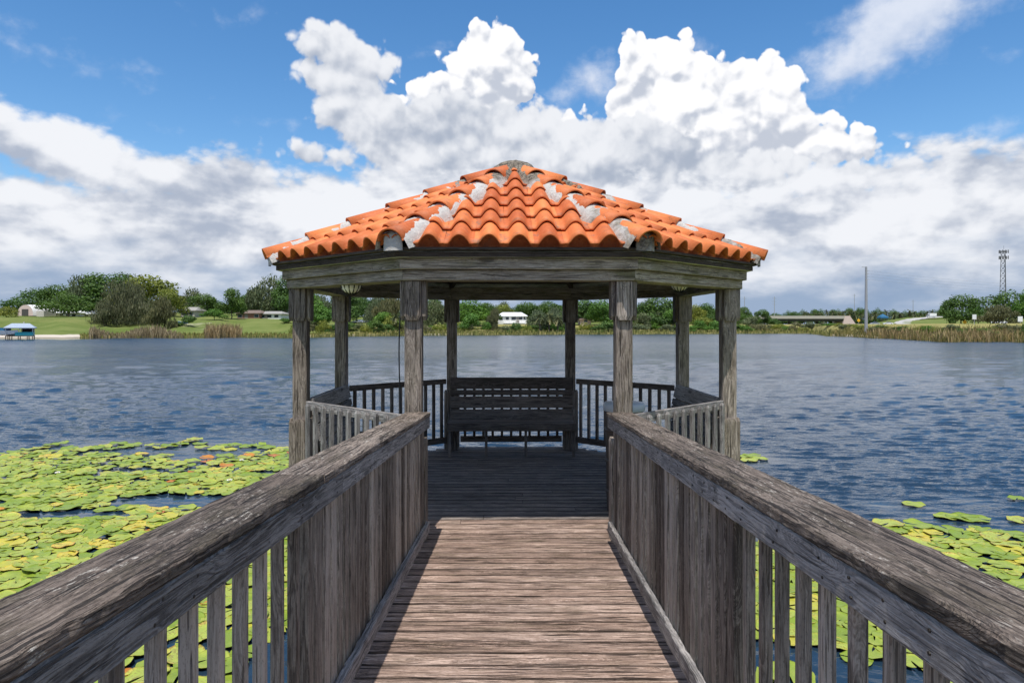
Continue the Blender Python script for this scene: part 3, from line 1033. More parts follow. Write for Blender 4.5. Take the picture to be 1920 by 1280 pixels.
def water_mat():
    m, nt, p = new_mat('lake_water')
    geo = nt.nodes.new('ShaderNodeNewGeometry'); ps = geo.outputs['Position']
    x, y, z = sep(nt, ps)
    n3 = noise(nt, vec(nt, x * 5.0, y * 9.0), 1.0, 3, .6, .2, dim='2D')
    w2 = noise(nt, vec(nt, x * .55, y * .17), 1.0, 2, .6, .1, dim='2D')
    gust = noise(nt, vec(nt, x * .018, y * .05), 1.0, 3, .55, dim='2D')
    far = E(nt, attr(nt, 'calm').outputs['Fac']); calm = E(nt, attr(nt, 'shelter').outputs['Fac'])
    amp = (1.0 - calm) * (1.0 - far * .93) * (gust * 1.5 + .15)
    h = (w2 * .8 * y.sstep(30.0, 70.0) + n3 * .05) * amp
    c = mix(nt, gust, (.012, .029, .054), (.018, .038, .064))
    setin(nt, p, 'Base Color', c); setin(nt, p, 'Roughness', (y.lin(12.0, 110.0, .05, .22) * (1.0 - far * .85)).max(.04)); setin(nt, p, 'IOR', 1.333)
    setin(nt, p, 'Specular IOR Level', .5)
    bump(nt, p, h, .62, 1.0)
    return m


M['water'] = water_mat()
CALM_SPOTS = [(4.6, 13.4, .9), (5.2, 9.9, .5), (5.8, 9.2, 1.0), (6.6, 10.1, .5), (6.6, 8.9, .5), (-8.5, 14.6, 1.6), (-6.5, 14.6, 2.2), (-4.5, 14.6, 2.2)]
cols = [-30000, -9000, -4000, -2000, -1200, -800, -500, -400] + list(range(-320, 2240, 5)) + [2300, 2500, 2900, 3600, 4500, 7000, 12000, 30000]
NEAR = []; py = 1330.0
NEAR = [3.0, 3.6, 4.2]
while py > 672: NEAR.append(FPX * EYE / (py - HOR)); py -= 1.25
NEAR = [d for i_, d in enumerate(NEAR) if i_ < 3 or d > 4.5]
FAR = [.02, .05, .09, .13, .18, .23, .29, .35, .41, .47, .53, .59, .64, .69, .74, .78, .82, .86, .90, .94, .97, 1.0]
PX = np.array(cols, dtype=float)[:, None]
S_ = np.array([lerp(SH, p) + shore_wob(p) for p in cols])[:, None]
D0 = NEAR[-1]
Dm = np.concatenate([np.repeat(np.array(NEAR)[None, :], len(cols), 0), D0 + (S_ + 4 - D0) * np.array(FAR)[None, :]], 1)
Xm = (PX - 960) / FPX * Dm
CW = np.array([lerp([(0, 13), (150, 19), (560, 22), (800, 20), (1500, 16), (1560, 9), (1700, 4), (1920, 4)], p) for p in cols])[:, None]
calm = np.clip((Dm - S_ + CW) / (CW * .25), 0, 1)
def ss(a, b, v): t = np.clip((v - a) / (b - a), 0, 1); return t * t * (3 - 2 * t)
shel = np.maximum.reduce([ss(-3.0, -4.4, Xm) * ss(14.8, 13.2, Dm), ss(.9, 1.4, Xm) * ss(9.6, 8.3, Dm), ss(8.5, 5.5, Dm)])
shel = np.maximum(shel, 0) * .9
for cx_, cy_, rr in CALM_SPOTS: shel = np.maximum(shel, .9 * np.exp(-((Xm - cx_) ** 2 + (Dm - cy_) ** 2) / rr ** 2 * 1.2))
amp_ = (1 - shel) * (1 - calm)
sp = np.maximum(Dm ** 2 / (FPX * EYE) * 1.25, 5 / FPX * Dm)
rs = np.random.RandomState(11); Z = np.zeros_like(Xm)
gust = 1 + .35 * np.sin(Xm * .13 + 1.3 + .8 * np.sin(Dm * .11)) * np.sin(Dm * .19 + .7 * np.sin(Xm * .09))
lp = .23 * np.maximum(1, Dm / 11) ** 1.15
for lam in np.geomspace(.13, 6.0, 72):
    th = rs.normal(0, .34) + .12; k = 2 * np.pi / lam; ph = rs.uniform(0, 6.28)
    w = np.clip((lam / sp - 1.7) / 1.2, 0, 1)
    s0 = .068 * np.exp(-np.log(lam / lp) ** 2 / (2 * .52 ** 2))
    arg = k * (Xm * np.sin(th) + Dm * np.cos(th)) + ph + .8 * np.sin(k * .13 * (Xm * np.cos(th * 2) - .3 * Dm) + ph * 2)
    Z += w * s0 / k * (np.sin(arg) + .22 * np.sin(2 * arg + 1.4))
Z *= amp_ * gust
far_c = (np.abs(PX - 960) > 1400) | (Dm < 3.1)
Z = np.where(far_c, 0, Z)
m_ = Dm.shape[1]; nc = len(cols)
V_ = np.stack([Xm, Dm, Z], 2).reshape(-1, 3)
I = np.arange(nc - 1)[:, None] * m_ + np.arange(m_ - 1)[None, :]
Fq = np.stack([I, I + m_, I + m_ + 1, I + 1], 2).reshape(-1, 4)
n0 = len(V_); V_ = np.concatenate([V_, np.array([(-68, 3, 0), (68, 3, 0), (300, -310, 0), (-300, -310, 0)], dtype=float)])
Fq = np.concatenate([Fq, np.array([[n0, n0 + 3, n0 + 2, n0 + 1]])])
me = bpy.data.meshes.new('lake_water'); nf = len(Fq)
me.vertices.add(len(V_)); me.vertices.foreach_set('co', V_.astype(np.float32).ravel())
me.loops.add(4 * nf); me.loops.foreach_set('vertex_index', Fq.astype(np.int32).ravel())
me.polygons.add(nf); me.polygons.foreach_set('loop_start', np.arange(0, 4 * nf, 4, dtype=np.int32))
me.update(calc_edges=True)
at_ = me.attributes.new('calm', 'FLOAT', 'POINT'); at_.data.foreach_set('value', np.concatenate([calm.ravel(), np.zeros(4)]).astype(np.float32))
at_ = me.attributes.new('shelter', 'FLOAT', 'POINT'); at_.data.foreach_set('value', np.concatenate([shel.ravel(), np.zeros(4)]).astype(np.float32))
me.polygons.foreach_set('use_smooth', [True] * nf)
wat = link('lake_water', me, M['water'])
tag(wat, kind='structure')


# ================================================================ VEGETATION
def leaf_mat(name, c1, c2, c3, trans=.25):
    m, nt, p = new_mat(name)
    t = E(nt, attr(nt, 'tone').outputs['Fac'])
    oi = nt.nodes.new('ShaderNodeObjectInfo'); rn = E(nt, oi.outputs['Random'])
    c = mix(nt, t.sstep(.15, .55), c1, c2); c = mix(nt, t.sstep(.62, .95), c, c3)
    c = mix(nt, (rn - .5) * .5 + .25, c, mix(nt, 1.0, c, (1.25, 1.05, .7), 'MULTIPLY'))
    setin(nt, p, 'Base Color', c); setin(nt, p, 'Roughness', .6); setin(nt, p, 'Specular IOR Level', .3)
    tr = nt.nodes.new('ShaderNodeBsdfTranslucent')
    cl = mix(nt, 1.0, c, (1.25, 1.3, .6), 'MULTIPLY'); nt.links.new(cl, tr.inputs[0])
    ms = nt.nodes.new('ShaderNodeMixShader'); ms.inputs[0].default_value = trans
    o = [q for q in nt.nodes if q.type == 'OUTPUT_MATERIAL'][0]
    nt.links.new(p.outputs[0], ms.inputs[1]); nt.links.new(tr.outputs[0], ms.inputs[2]); nt.links.new(ms.outputs[0], o.inputs[0])
    return m


M['oak'] = leaf_mat('oak_leaves', (.028, .062, .016), (.070, .140, .030), (.14, .235, .055))
M['bright'] = leaf_mat('bright_leaves', (.035, .085, .014), (.085, .19, .030), (.16, .30, .055))
M['olive'] = leaf_mat('olive_leaves', (.050, .058, .030), (.115, .125, .062), (.20, .20, .115), .15)
M['yellow'] = leaf_mat('yellow_green_leaves', (.07, .095, .018), (.17, .21, .035), (.30, .32, .07))
M['greyg'] = leaf_mat('grey_green_leaves', (.045, .065, .035), (.11, .145, .075), (.21, .24, .14), .15)
M['palml'] = leaf_mat('palm_leaves', (.035, .05, .018), (.10, .12, .045), (.24, .22, .11), .1)
M['reed'] = leaf_mat('reeds', (.16, .125, .07), (.34, .27, .16), (.52, .43, .28), .15)
M['reedg'] = leaf_mat('green_reeds', (.08, .10, .025), (.22, .24, .07), (.46, .40, .18), .15)
M['bankg'] = leaf_mat('bank_grass_leaves', (.07, .085, .025), (.20, .20, .075), (.40, .33, .16), .15)
M['bark'] = plain('bark', (.085, .068, .052), .9, var=.4, sc=5)


def crown_mesh(name, seed, w, h, n, leaf, lobes=9, droop=0.0, base=.12, gap=.25, elong=1.0):
    """leaf faces spread through lobes; unit: metres, crown from base*h to h"""
    rs = np.random.RandomState(seed)
    L = []
    for i in range(lobes):
        a = rs.uniform(0, 2 * np.pi); r = np.sqrt(rs.uniform(0, 1)) * .66
        zz = base + (1 - base) * (rs.uniform(.18, .80)) * (1 - .35 * r)
        rad = rs.uniform(.20, .34) * (1.1 - .4 * zz)
        L.append((np.cos(a) * r * w / 2, np.sin(a) * r * w / 2, zz * h, rad * w * .62, rad * h * .62 * rs.uniform(.8, 1.1), rs.uniform(-.18, .18)))
    L.append((0, 0, h * .74, w * .22, h * .24, 0.05))
    L = np.array(L)
    wgt = (L[:, 3] ** 2 * L[:, 4]) ** .7; wgt /= wgt.sum()
    idx = rs.choice(len(L), n, p=wgt); l = L[idx]
    dv = rs.normal(size=(n, 3)); dv /= np.linalg.norm(dv, axis=1)[:, None]
    rr = rs.uniform(.35, 1.0, n) ** .45 * rs.uniform(.82, 1.16, n)
    P = l[:, :3] + dv * rr[:, None] * np.stack([l[:, 3], l[:, 3], l[:, 4]], 1)
    if droop: P[:, 2] -= rs.uniform(0, 1, n) * droop * h * .25
    P[:, 2] = np.maximum(P[:, 2], .03 * h + rs.uniform(0, .1, n))
    P[:, 2] *= (h * .97) / np.percentile(P[:, 2], 99.3)
    for q_ in (0, 1): P[:, q_] = (P[:, q_] - np.median(P[:, q_])) * (w * .5) / np.percentile(np.abs(P[:, q_] - np.median(P[:, q_])), 98.5)
    # clumps: leaves pulled towards twig points so gaps open between them
    k = max(20, n // 22); tw = P[rs.choice(n, k)]
    near = rs.randint(0, k, n)
    # nearest of 12 random twigs
    best = None; bd = None
    for _ in range(12):
        c = rs.randint(0, k, n); d2 = ((P - tw[c]) ** 2).sum(1)
        if bd is None: bd, best = d2, c
        else:
            mk = d2 < bd; bd = np.where(mk, d2, bd); best = np.where(mk, c, best)
    P = P * (1 - gap) + tw[best] * gap
    nn = dv * .75 + rs.normal(size=(n, 3)) * .55 + np.array([0, 0, .35]); nn /= np.linalg.norm(nn, axis=1)[:, None]
    t = np.cross(nn, rs.normal(size=(n, 3))); t /= np.linalg.norm(t, axis=1)[:, None]
    if droop:
        t = t * .35 + np.array([0, 0, -1.0]); t /= np.linalg.norm(t, axis=1)[:, None]
        nn = np.cross(t, rs.normal(size=(n, 3))); nn /= np.linalg.norm(nn, axis=1)[:, None]
    b = np.cross(nn, t)
    s = leaf * rs.uniform(.6, 1.3, n)
    A = t * (s * elong)[:, None]; B = b * (s / np.sqrt(elong))[:, None]
    Q = np.stack([P - A * .5, P + B * .42 - A * .05, P + A * .5, P - B * .42 - A * .05], 1).reshape(-1, 3)
    tone = np.clip(rs.uniform(0, 1, n) * .55 + .22 + l[:, 5] + (P[:, 2] / h - .5) * .1, 0, 1)
    me = bpy.data.meshes.new(name)
    me.vertices.add(4 * n); me.vertices.foreach_set('co', Q.astype(np.float32).ravel())
    me.loops.add(4 * n); me.loops.foreach_set('vertex_index', np.arange(4 * n, dtype=np.int32))
    me.polygons.add(n); me.polygons.foreach_set('loop_start', np.arange(0, 4 * n, 4, dtype=np.int32))
    try: me.polygons.foreach_set('loop_total', np.full(n, 4, dtype=np.int32))
    except Exception: pass
    me.update(calc_edges=True)
    at_ = me.attributes.new('tone', 'FLOAT', 'POINT'); at_.data.foreach_set('value', np.repeat(tone, 4).astype(np.float32))
    return me, L


def trunk_mesh(name, h, r, L, seed, multi=1):
    rnd = random.Random(seed); g = GB()
    for q in range(multi):
        ox, oy = (rnd.uniform(-.8, .8), rnd.uniform(-.8, .8)) if multi > 1 else (0, 0)
        top = Vector((ox * 2.2, oy * 2.2, h * .62)); pts = []
        for i in range(6):
            t = i / 5; pts.append(Vector((ox, oy, -.4)).lerp(top, t) + Vector((rnd.uniform(-1, 1), rnd.uniform(-1, 1), 0)) * h * .015)
        g.tube(pts, r, 7, r * .35)
        for li in range(len(L)):
            if li % multi != q: continue
            c = Vector(L[li][:3]); s = pts[2 + li % 3]
            mid = s.lerp(c, .5) + Vector((0, 0, h * .03))
            g.tube([s, mid, s.lerp(c, .95)], r * .38, 5, r * .1)
    me = bpy.data.meshes.new(name); me.from_pydata(g.v, [], g.f); me.update(); me.materials.append(M['bark'])
    return me


TREES = {}


def proto(key, mat, seed, w, h, n, leaf, **k):
    multi = k.pop('multi', 1)
    me, L = crown_mesh(key + '_crown', seed, w, h, n, leaf, **k); me.materials.append(M[mat])
    TREES[key] = (me, trunk_mesh(key + '_trunk', h, h * .022, L, seed, multi), w, h)


def tree(key, px, base_y, top_y, D, width_px, label, cat='tree', name='tree', group=None, rz=None, sink=.3):
    me, tm, w, h = TREES[key]
    x = at(px, D)
    zb = (ground(px, D) if base_y is None else hz_(base_y, D)) - sink
    zt = hz_(top_y, D)
    o = empty(name, (x, D, zb), random.uniform(0, 6.28) if rz is None else rz, label, cat, group)
    sz = (zt - zb) / h; sx = width_px / FPX * D / w
    o.scale = (sx, sx, sz)
    c = bpy.data.objects.new('crown', me); COL.objects.link(c); c.parent = o
    t = bpy.data.objects.new('trunk', tm); COL.objects.link(t); t.parent = o
    return o


proto('oak_a', 'oak', 1, 13, 11, 5200, .50, lobes=14)
proto('oak_b', 'oak', 2, 12, 12, 5200, .50, lobes=12)
proto('oak_c', 'oak', 12, 15, 10, 5200, .50, lobes=16)
proto('bright_a', 'bright', 3, 11, 11, 4600, .48, lobes=12)
proto('bright_b', 'bright', 13, 8, 7, 3200, .42, lobes=10, base=.02)
proto('willow', 'olive', 4, 16, 10, 9000, .34, lobes=16, droop=.9, base=.05, elong=2.4, gap=.12, multi=3)
proto('olive_b', 'olive', 14, 8, 6, 3800, .34, lobes=9, droop=.5, base=.0, elong=1.8, gap=.12, multi=3)
proto('yellow_a', 'yellow', 5, 11, 9, 4200, .45, lobes=12)
proto('grey_a', 'greyg', 6, 10, 10, 4600, .42, lobes=12, droop=.5, elong=1.5, base=.05)
proto('bush_g', 'bright', 7, 5, 3, 1500, .30, lobes=7, base=.0)
proto('bush_y', 'yellow', 8, 6, 2.8, 1600, .26, lobes=8, base=.0)
proto('bush_o', 'olive', 9, 5, 2.6, 1500, .24, lobes=7, base=.0)
proto('bush_d', 'oak', 10, 5, 3.2, 1500, .32, lobes=7, base=.0)
proto('bush_s', 'greyg', 11, 5, 2.6, 1600, .24, lobes=7, base=.0)

# --- left shore, from the left edge: (proto, px, base row or None, top row, depth, width px, label)
T = [
 ('bush_y', 12, None, 572, 205, 34, 'low yellow-green bush at the far left edge of the far shore'),
 ('oak_c', 70, None, 540, 240, 90, 'dark green tree leftmost behind the arched greenhouse'),
 ('oak_a', 108, None, 530, 236, 74, 'dark tree between the greenhouse and the tall oak clump'),
 ('grey_a', 138, None, 517, 232, 66, 'grey-green mossy tree left of the tall oak'),
 ('oak_b', 186, None, 510, 236, 100, 'tall bright oak rising above the white shed'),
 ('oak_a', 224, None, 508, 246, 92, 'tallest oak standing behind the olive willow'),
 ('oak_c', 128, None, 548, 214, 84, 'lower bushy oak shading the white shed'),
 ('yellow_a', 272, None, 514, 228, 112, 'yellow-green rounded tree right of the tallest oak'),
 ('yellow_a', 318, None, 540, 215, 60, 'yellow-green tree at the right shoulder of the willow'),
 ('willow', 242, None, 523, 186, 118, 'broad olive-brown willow drooping over the left bank'),
 ('olive_b', 198, None, 562, 178, 46, 'olive willow bush at the left skirt of the broad willow'),
 ('olive_b', 302, None, 556, 176, 54, 'olive willow bush at the right skirt of the broad willow'),
 ('grey_a', 352, None, 540, 250, 54, 'grey-green tree behind the small pale-roofed house'),
 ('oak_a', 388, None, 548, 232, 62, 'mid-green tree between the small house and the brown house'),
 ('bright_b', 402, None, 578, 196, 36, 'small rounded bright green tree on the lawn'),
 ('oak_b', 434, None, 538, 205, 50, 'dark upright tree on the lawn left of the brown house'),
 ('oak_a', 480, None, 545, 245, 60, 'dark tree behind the brown house'),
 ('grey_a', 505, None, 516, 238, 72, 'tall feathery tree behind the white bungalow'),
 ('oak_b', 536, None, 512, 232, 66, 'tall green tree just left of the gazebo roof'),
 ('bright_b', 536, None, 596, 190, 24, 'small green bush under the left eave of the gazebo'),
 ('bush_d', 350, None, 590, 180, 34, 'dark bush beside the blue tarps'),
 ('bright_a', 582, None, 538, 190, 66, 'bright green tree behind the left outer post of the gazebo'),
 ('bright_b', 600, None, 570, 183, 62, 'glossy green bush low behind the left outer post of the gazebo'),
 ('oak_a', 640, None, 540, 218, 70, 'dark green tree behind the second post from the left'),
 ('oak_c', 668, None, 548, 226, 60, 'mid green tree right of the second post from the left'),
 ('grey_a', 700, None, 553, 214, 46, 'grey leafless-looking tree seen through the left of the gazebo'),
 ('olive_b', 728, None, 556, 208, 60, 'brownish tree left of the left front post'),
 ('bright_b', 716, None, 584, 196, 46, 'bright bush below the brownish tree'),
 ('bush_y', 736, None, 588, 192, 40, 'yellow-green palm-like bush left of the left front post'),
 ('oak_a', 774, None, 556, 222, 60, 'dark tree hidden partly by the left front post'),
 ('grey_a', 812, None, 562, 210, 50, 'grey-green tree right of the left front post'),
 ('bright_a', 880, None, 560, 222, 66, 'bright green tree behind the left back post'),
 ('bright_b', 880, None, 586, 204, 42, 'lime bush at the foot of the left back post'),
 ('oak_b', 912, None, 566, 232, 46, 'dark green tree left of the white hillside house'),
 ('olive_b', 926, None, 578, 208, 26, 'brown bush just left of the white hillside house'),
 ('yellow_a', 945, None, 570, 262, 44, 'yellowish tree rising behind the white hillside house'),
 ('oak_a', 990, None, 564, 256, 48, 'dark tree at the right end of the white hillside house'),
 ('oak_a', 1022, None, 562, 236, 56, 'dark tree behind the palms in the middle of the shore'),
 ('grey_a', 1014, None, 580, 212, 48, 'grey-green thicket right of the white hillside house'),
 ('grey_a', 1046, None, 576, 214, 44, 'grey-green thicket left of the right back post'),
 ('oak_b', 1096, None, 560, 238, 60, 'dark tree right of the right back post'),
 ('bright_a', 1132, None, 560, 226, 56, 'bright leafy tree left of the right front post'),
 ('oak_c', 1176, None, 562, 240, 50, 'dark tree hidden partly by the right front post'),
 ('oak_a', 1226, None, 553, 232, 84, 'large dark green tree right of the right front post'),
 ('bush_s', 1208, None, 584, 224, 30, 'pale slender bush in front of the large dark tree'),
 ('bright_b', 1262, None, 578, 226, 40, 'leafy bush left of the second post from the right'),
 ('yellow_a', 1300, None, 570, 252, 46, 'yellow-green tree right of the second post from the right'),
 ('oak_a', 1326, None, 566, 262, 44, 'dark tree left of the right outer post'),
 ('yellow_a', 1318, None, 594, 236, 44, 'low yellow-green shrub mound left of the right outer post'),
 ('bush_s', 1408, None, 592, 238, 36, 'pale grey-green shrub at the left end of the overpass'),
 ('oak_b', 1396, None, 574, 300, 32, 'dark tree beyond the left end of the overpass'),
 ('oak_a', 1434, None, 578, 250, 34, 'dark tree standing in front of the overpass'),
 ('bush_d', 1455, None, 596, 244, 26, 'dark bush in front of the left part of the overpass'),
 ('oak_a', 1802, None, 549, 142, 66, 'layered green tree beside the road sign on the right bank'),
 ('bush_d', 1775, None, 568, 148, 26, 'dark side clump at the left of the layered green tree'),
 ('oak_c', 1892, None, 545, 158, 104, 'large green tree below the cell tower'),
 ('bright_a', 1930, None, 538, 150, 50, 'tall bright tree cut by the right edge of the picture'),
 ('bright_a', 1834, None, 570, 160, 40, 'green tree between the road sign and the large tree'),
 ('olive_b', 1872, None, 572, 136, 66, 'brownish bush behind the white pickup'),
]
for q in T:
    key = q[0]; nm = 'shrub' if key.startswith('bush') or 'bush' in q[6] or 'shrub' in q[6] or 'thicket' in q[6] else ('willow_tree' if key == 'willow' else ('oak_tree' if key.startswith('oak') else 'tree'))
    tree(key, q[1], q[2], q[3] , q[4], q[5] * (1.0 if key in ('willow', 'olive_b') else 1.15), q[6], 'shrub' if nm == 'shrub' else 'tree', nm)

SEG = [(628, 'left of second post'), (750, 'between second post and left front post'), (838, 'just right of the left front post'), (930, 'between the left back post and the white house'), (1000, 'below the white hillside house'),
       (1058, 'between the white house and the right back post'), (1140, 'between right back and front posts'), (1268, 'just right of the right front post'), (1345, 'between the two outer right posts'), (1480, 'below the left half of the overpass'), (1600, 'below the right half of the overpass'), (9999, 'right of the tall utility pole')]
KC = {'bush_g': 'bright green', 'bush_y': 'yellow-green', 'bush_o': 'olive-brown', 'bush_s': 'pale grey-green', 'bush_d': 'dark green', 'oak_a': 'rounded', 'oak_b': 'upright', 'oak_c': 'spreading', 'grey_a': 'mossy grey'}


def seg(px):
    for a, t in SEG:
        if px < a: return t


# far tree line behind the houses and behind the overpass
rnd = random.Random(4)
for i in range(60):
    px = 10 + i * 24 + rnd.uniform(-8, 8)
    if px > 1400: break
    D = rnd.uniform(255, 300)
    kk = rnd.choice(['oak_a', 'oak_b', 'oak_c', 'grey_a']); sg = seg(px) if px > 560 else ('behind the shed and greenhouse' if px < 200 else ('behind the olive willow' if px < 340 else 'behind the brown house'))
    tree(kk, px, None, lerp([(0, 572), (330, 560), (430, 566), (520, 548), (640, 552), (780, 560), (900, 566), (1000, 570), (1080, 566), (1300, 572), (1400, 586)], px) + rnd.uniform(-3, 6), D, rnd.uniform(44, 66),
         KC[kk] + ' tree of the distant wood ' + sg, 'tree', 'tree', KC[kk] + ' trees of the distant wood ' + sg)
for i in range(22):
    px = 1440 + i * 17 + rnd.uniform(-5, 5)
    D = rnd.uniform(640, 700)
    kk = rnd.choice(['oak_a', 'oak_b', 'oak_c']); sg = 'left of the tall utility pole' if px < 1624 else ('between pole and box truck' if px < 1740 else 'right of the box truck')
    tree(kk, px, 613, lerp([(1440, 588), (1500, 580), (1560, 578), (1600, 575), (1700, 582), (1760, 580), (1820, 576)], px) + rnd.uniform(-2, 3), D, rnd.uniform(24, 40),
         KC[kk] + ' dark tree of the low far tree line ' + sg, 'tree', 'tree', KC[kk] + ' trees of the low tree line ' + sg)


def palm_proto():
    rnd = random.Random(3); V_, F_, TN = [], [], []
    for i in range(34):
        a = rnd.uniform(0, 6.28); e = rnd.uniform(-.9, 1.2); L = rnd.uniform(1.3, 2.0); tn = rnd.random() * .6 + (.4 if e < -.3 else 0)
        pts = []
        for q in range(6):
            t = q / 5; r = L * t * math.cos(e * (1 - .2 * t)); z = L * t * math.sin(e) - .9 * t * t
            pts.append(Vector((math.cos(a) * r, math.sin(a) * r, z + 4.6)))
        sd = Vector((-math.sin(a), math.cos(a), 0))
        for q in range(5):
            for s_ in (-1, 1):
                w = .34 * math.sin(math.pi * (q + .8) / 6.2); n = len(V_)
                V_ += [pts[q], pts[q + 1], pts[q].lerp(pts[q + 1], .8) + sd * s_ * w + Vector((0, 0, -.16))]; F_.append((n, n + 1, n + 2)); TN += [tn] * 3
    me = bpy.data.meshes.new('palm_crown'); me.from_pydata([tuple(v) for v in V_], [], F_); me.update(); me.materials.append(M['palml'])
    at_ = me.attributes.new('tone', 'FLOAT', 'POINT'); at_.data.foreach_set('value', TN)
    g = GB(); g.tube([(0, 0, -.3), (.06, 0, 2), (0, .05, 4.6)], .19, 8, .15)
    tm = bpy.data.meshes.new('palm_trunk'); tm.from_pydata(g.v, [], g.f); tm.update(); tm.materials.append(M['bark'])
    TREES['palm'] = (me, tm, 3.6, 6.2)


palm_proto()
PL = []
for i in range(26):
    px = 1508 + i * 10.4 + rnd.uniform(-3, 3)
    tree('palm', px, 610, rnd.uniform(575, 583), rnd.uniform(600, 630), 16, 'shaggy cabbage palm in the far palm row ' + ('left' if px < 1624 else 'right') + ' of the tall utility pole', 'palm', 'palm_tree', 'palms in a row ' + ('left' if px < 1624 else 'right') + ' of the utility pole')
for px, ty, lb in ((1012, 583, 'cabbage palm leaning left in the shore thicket between the back posts'), (1030, 580, 'tallest cabbage palm in the shore thicket between the back posts'), (1046, 586, 'cabbage palm nearest the right back post'), (742, 580, 'single palm right by the left front post on the far shore')):
    tree('palm', px, None, ty, 206 if px > 900 else 190, 26, lb, 'palm', 'palm_tree')

# shrubs along the far water edge
KS = ['bush_g', 'bush_y', 'bush_o', 'bush_s', 'bush_y', 'bush_d']
px = 556
while px < 1640:
    w = rnd.uniform(22, 44); D = lerp(SH, px) + shore_wob(px) + rnd.uniform(4, 20)
    if px > 1470: w *= .8
    k = rnd.choice(KS if px < 1400 else ['bush_y', 'bush_s', 'bush_o', 'bush_g'])
    if not (930 < px < 990 and False):
        tree(k, px, None, lerp([(556, 600), (760, 602), (930, 606), (1000, 606), (1100, 606), (1200, 601), (1380, 603), (1500, 604), (1560, 606), (1640, 607)], px) + rnd.uniform(-4, 8), D, w,
             KC[k] + ' scrub bush on far bank ' + seg(px), 'shrub', 'shrub', KC[k] + ' scrub bushes ' + seg(px), sink=.3)
    px += w * .42
px = 1640
while px < 1990:
    w = rnd.uniform(20, 46); D = lerp(SH, px) + shore_wob(px) + rnd.uniform(5, 10)
    kk = rnd.choice(['bush_y', 'bush_o', 'bush_s', 'bush_d', 'bush_g']); sg = 'near the utility pole' if px < 1700 else ('left of the white road sign' if px < 1810 else 'right of the white road sign')
    tree(kk, px, None, rnd.uniform(604, 619), D, w, KC[kk] + ' weedy bush on the right bank ' + sg, 'shrub', 'shrub', KC[kk] + ' weedy bushes ' + sg, sink=.2)
    px += w * .38


def blades(name, spots, mat, label, hgt, wid, seed, cat='reeds'):
    rs = np.random.RandomState(seed); n = len(spots)
    S = np.array(spots); H = hgt * rs.uniform(.45, 1.15, n) * S[:, 3]
    a = rs.uniform(0, np.pi, n); w = wid * rs.uniform(.5, 1.2, n)
    dx_ = np.stack([np.cos(a) * w, np.sin(a) * w, np.zeros(n)], 1) * .5
    ln = rs.normal(size=(n, 3)) * .16; ln[:, 2] = 0
    B = S[:, :3]; T_ = B + ln * H[:, None] + np.stack([np.zeros(n), np.zeros(n), H], 1)
    Mi = B + ln * H[:, None] * .35 + np.stack([np.zeros(n), np.zeros(n), H * .6], 1)
    Q = np.stack([B - dx_, B + dx_, Mi + dx_ * .9, T_, Mi - dx_ * .9], 1).reshape(-1, 3)
    fs = [(5 * i, 5 * i + 1, 5 * i + 2, 5 * i + 3, 5 * i + 4) for i in range(n)]
    tn = np.repeat(rs.uniform(0, 1, n), 5)
    o = pyd(name, Q.tolist(), fs, M[mat], None, {'tone': ('FLOAT', 'POINT', tn)})
    return tag(o, label, cat, kind='stuff')


def spots(px0, px1, o0, o1, n, seed, hs=lambda p: 1.0, dens=None):
    r = random.Random(seed); out = []
    while len(out) < n:
        px = r.uniform(px0, px1)
        if dens and r.random() > dens(px): continue
        D = lerp(SH, px) + shore_wob(px) + r.uniform(o0, o1)
        out.append((at(px, D), D, max(-.1, ground(px, D)) - .05, hs(px) * (.55 + .45 * math.sin(px * .35) ** 2)))
    return out


blades('tan_reeds', spots(168, 345, -2, 5, 5200, 1, lambda p: .75 + .4 * math.sin(p * .05), lambda p: .35 + .65 * abs(math.sin(p * .045))), 'reed', 'dry tan reeds on the water edge below the willow', 2.3, .13, 1)
blades('tan_cattails', spots(384, 452, -2, 4, 2200, 2), 'reed', 'clump of dry tan cattails in front of the open lawn', 3.0, .12, 2)
blades('shore_grass', spots(150, 760, -2, 4, 6500, 3, lambda p: .6), 'reedg', 'low green and straw grass fringing the left shore', 1.5, .14, 3)
blades('middle_shore_grass', spots(720, 1560, -2, 6, 9000, 4, lambda p: .8), 'reedg', 'straw coloured marsh grass along the middle of the shore', 1.7, .15, 4)
blades('bank_grass', spots(1555, 2050, -1.5, 9, 11000, 5, lambda p: .72), 'bankg', 'tall green and yellow grass covering the right bank', 1.9, .10, 5)
blades('bank_reeds', spots(1620, 2050, -1.5, 5, 2800, 6, lambda p: .85, lambda p: .25 + .75 * abs(math.sin(p * .021 + .6))), 'reed', 'dry brown reeds standing in patches on the right bank', 2.4, .09, 6)

# ================================================================ BUILDINGS, ROAD, OVERPASS, POLES, CARS ON THE FAR SHORE
M['white'] = plain('white_wall', (.74, .74, .72), .7, var=.06, sc=.3)
M['cream'] = plain('cream_wall', (.50, .47, .42), .8, var=.1, sc=.3)
M['brick'] = plain('brown_brick', (.26, .13, .10), .9, var=.2, sc=2)
M['roofg'] = plain('grey_shingle', (.30, .29, .27), .9, var=.15, sc=.6)
M['roofw'] = plain('white_metal_roof', (.78, .80, .80), .45, var=.05)
M['roofb'] = plain('brown_shingle', (.17, .125, .10), .9, var=.15)
M['glass'] = plain('window_glass', (.03, .04, .05), .1, var=.1)
M['door'] = plain('door_paint', (.22, .20, .18), .5)
M['pinkw'] = plain('pinkish_canvas', (.62, .48, .43), .8, var=.1)
M['canvas'] = plain('white_canvas', (.72, .70, .68), .7, var=.08)
M['teal'] = plain('teal_paint', (.03, .38, .42), .5, var=.12)
M['bluegrey'] = plain('blue_grey_roof', (.34, .40, .48), .5, var=.08)
M['bluetarp'] = plain('blue_tarp', (.015, .11, .22), .5, var=.2)
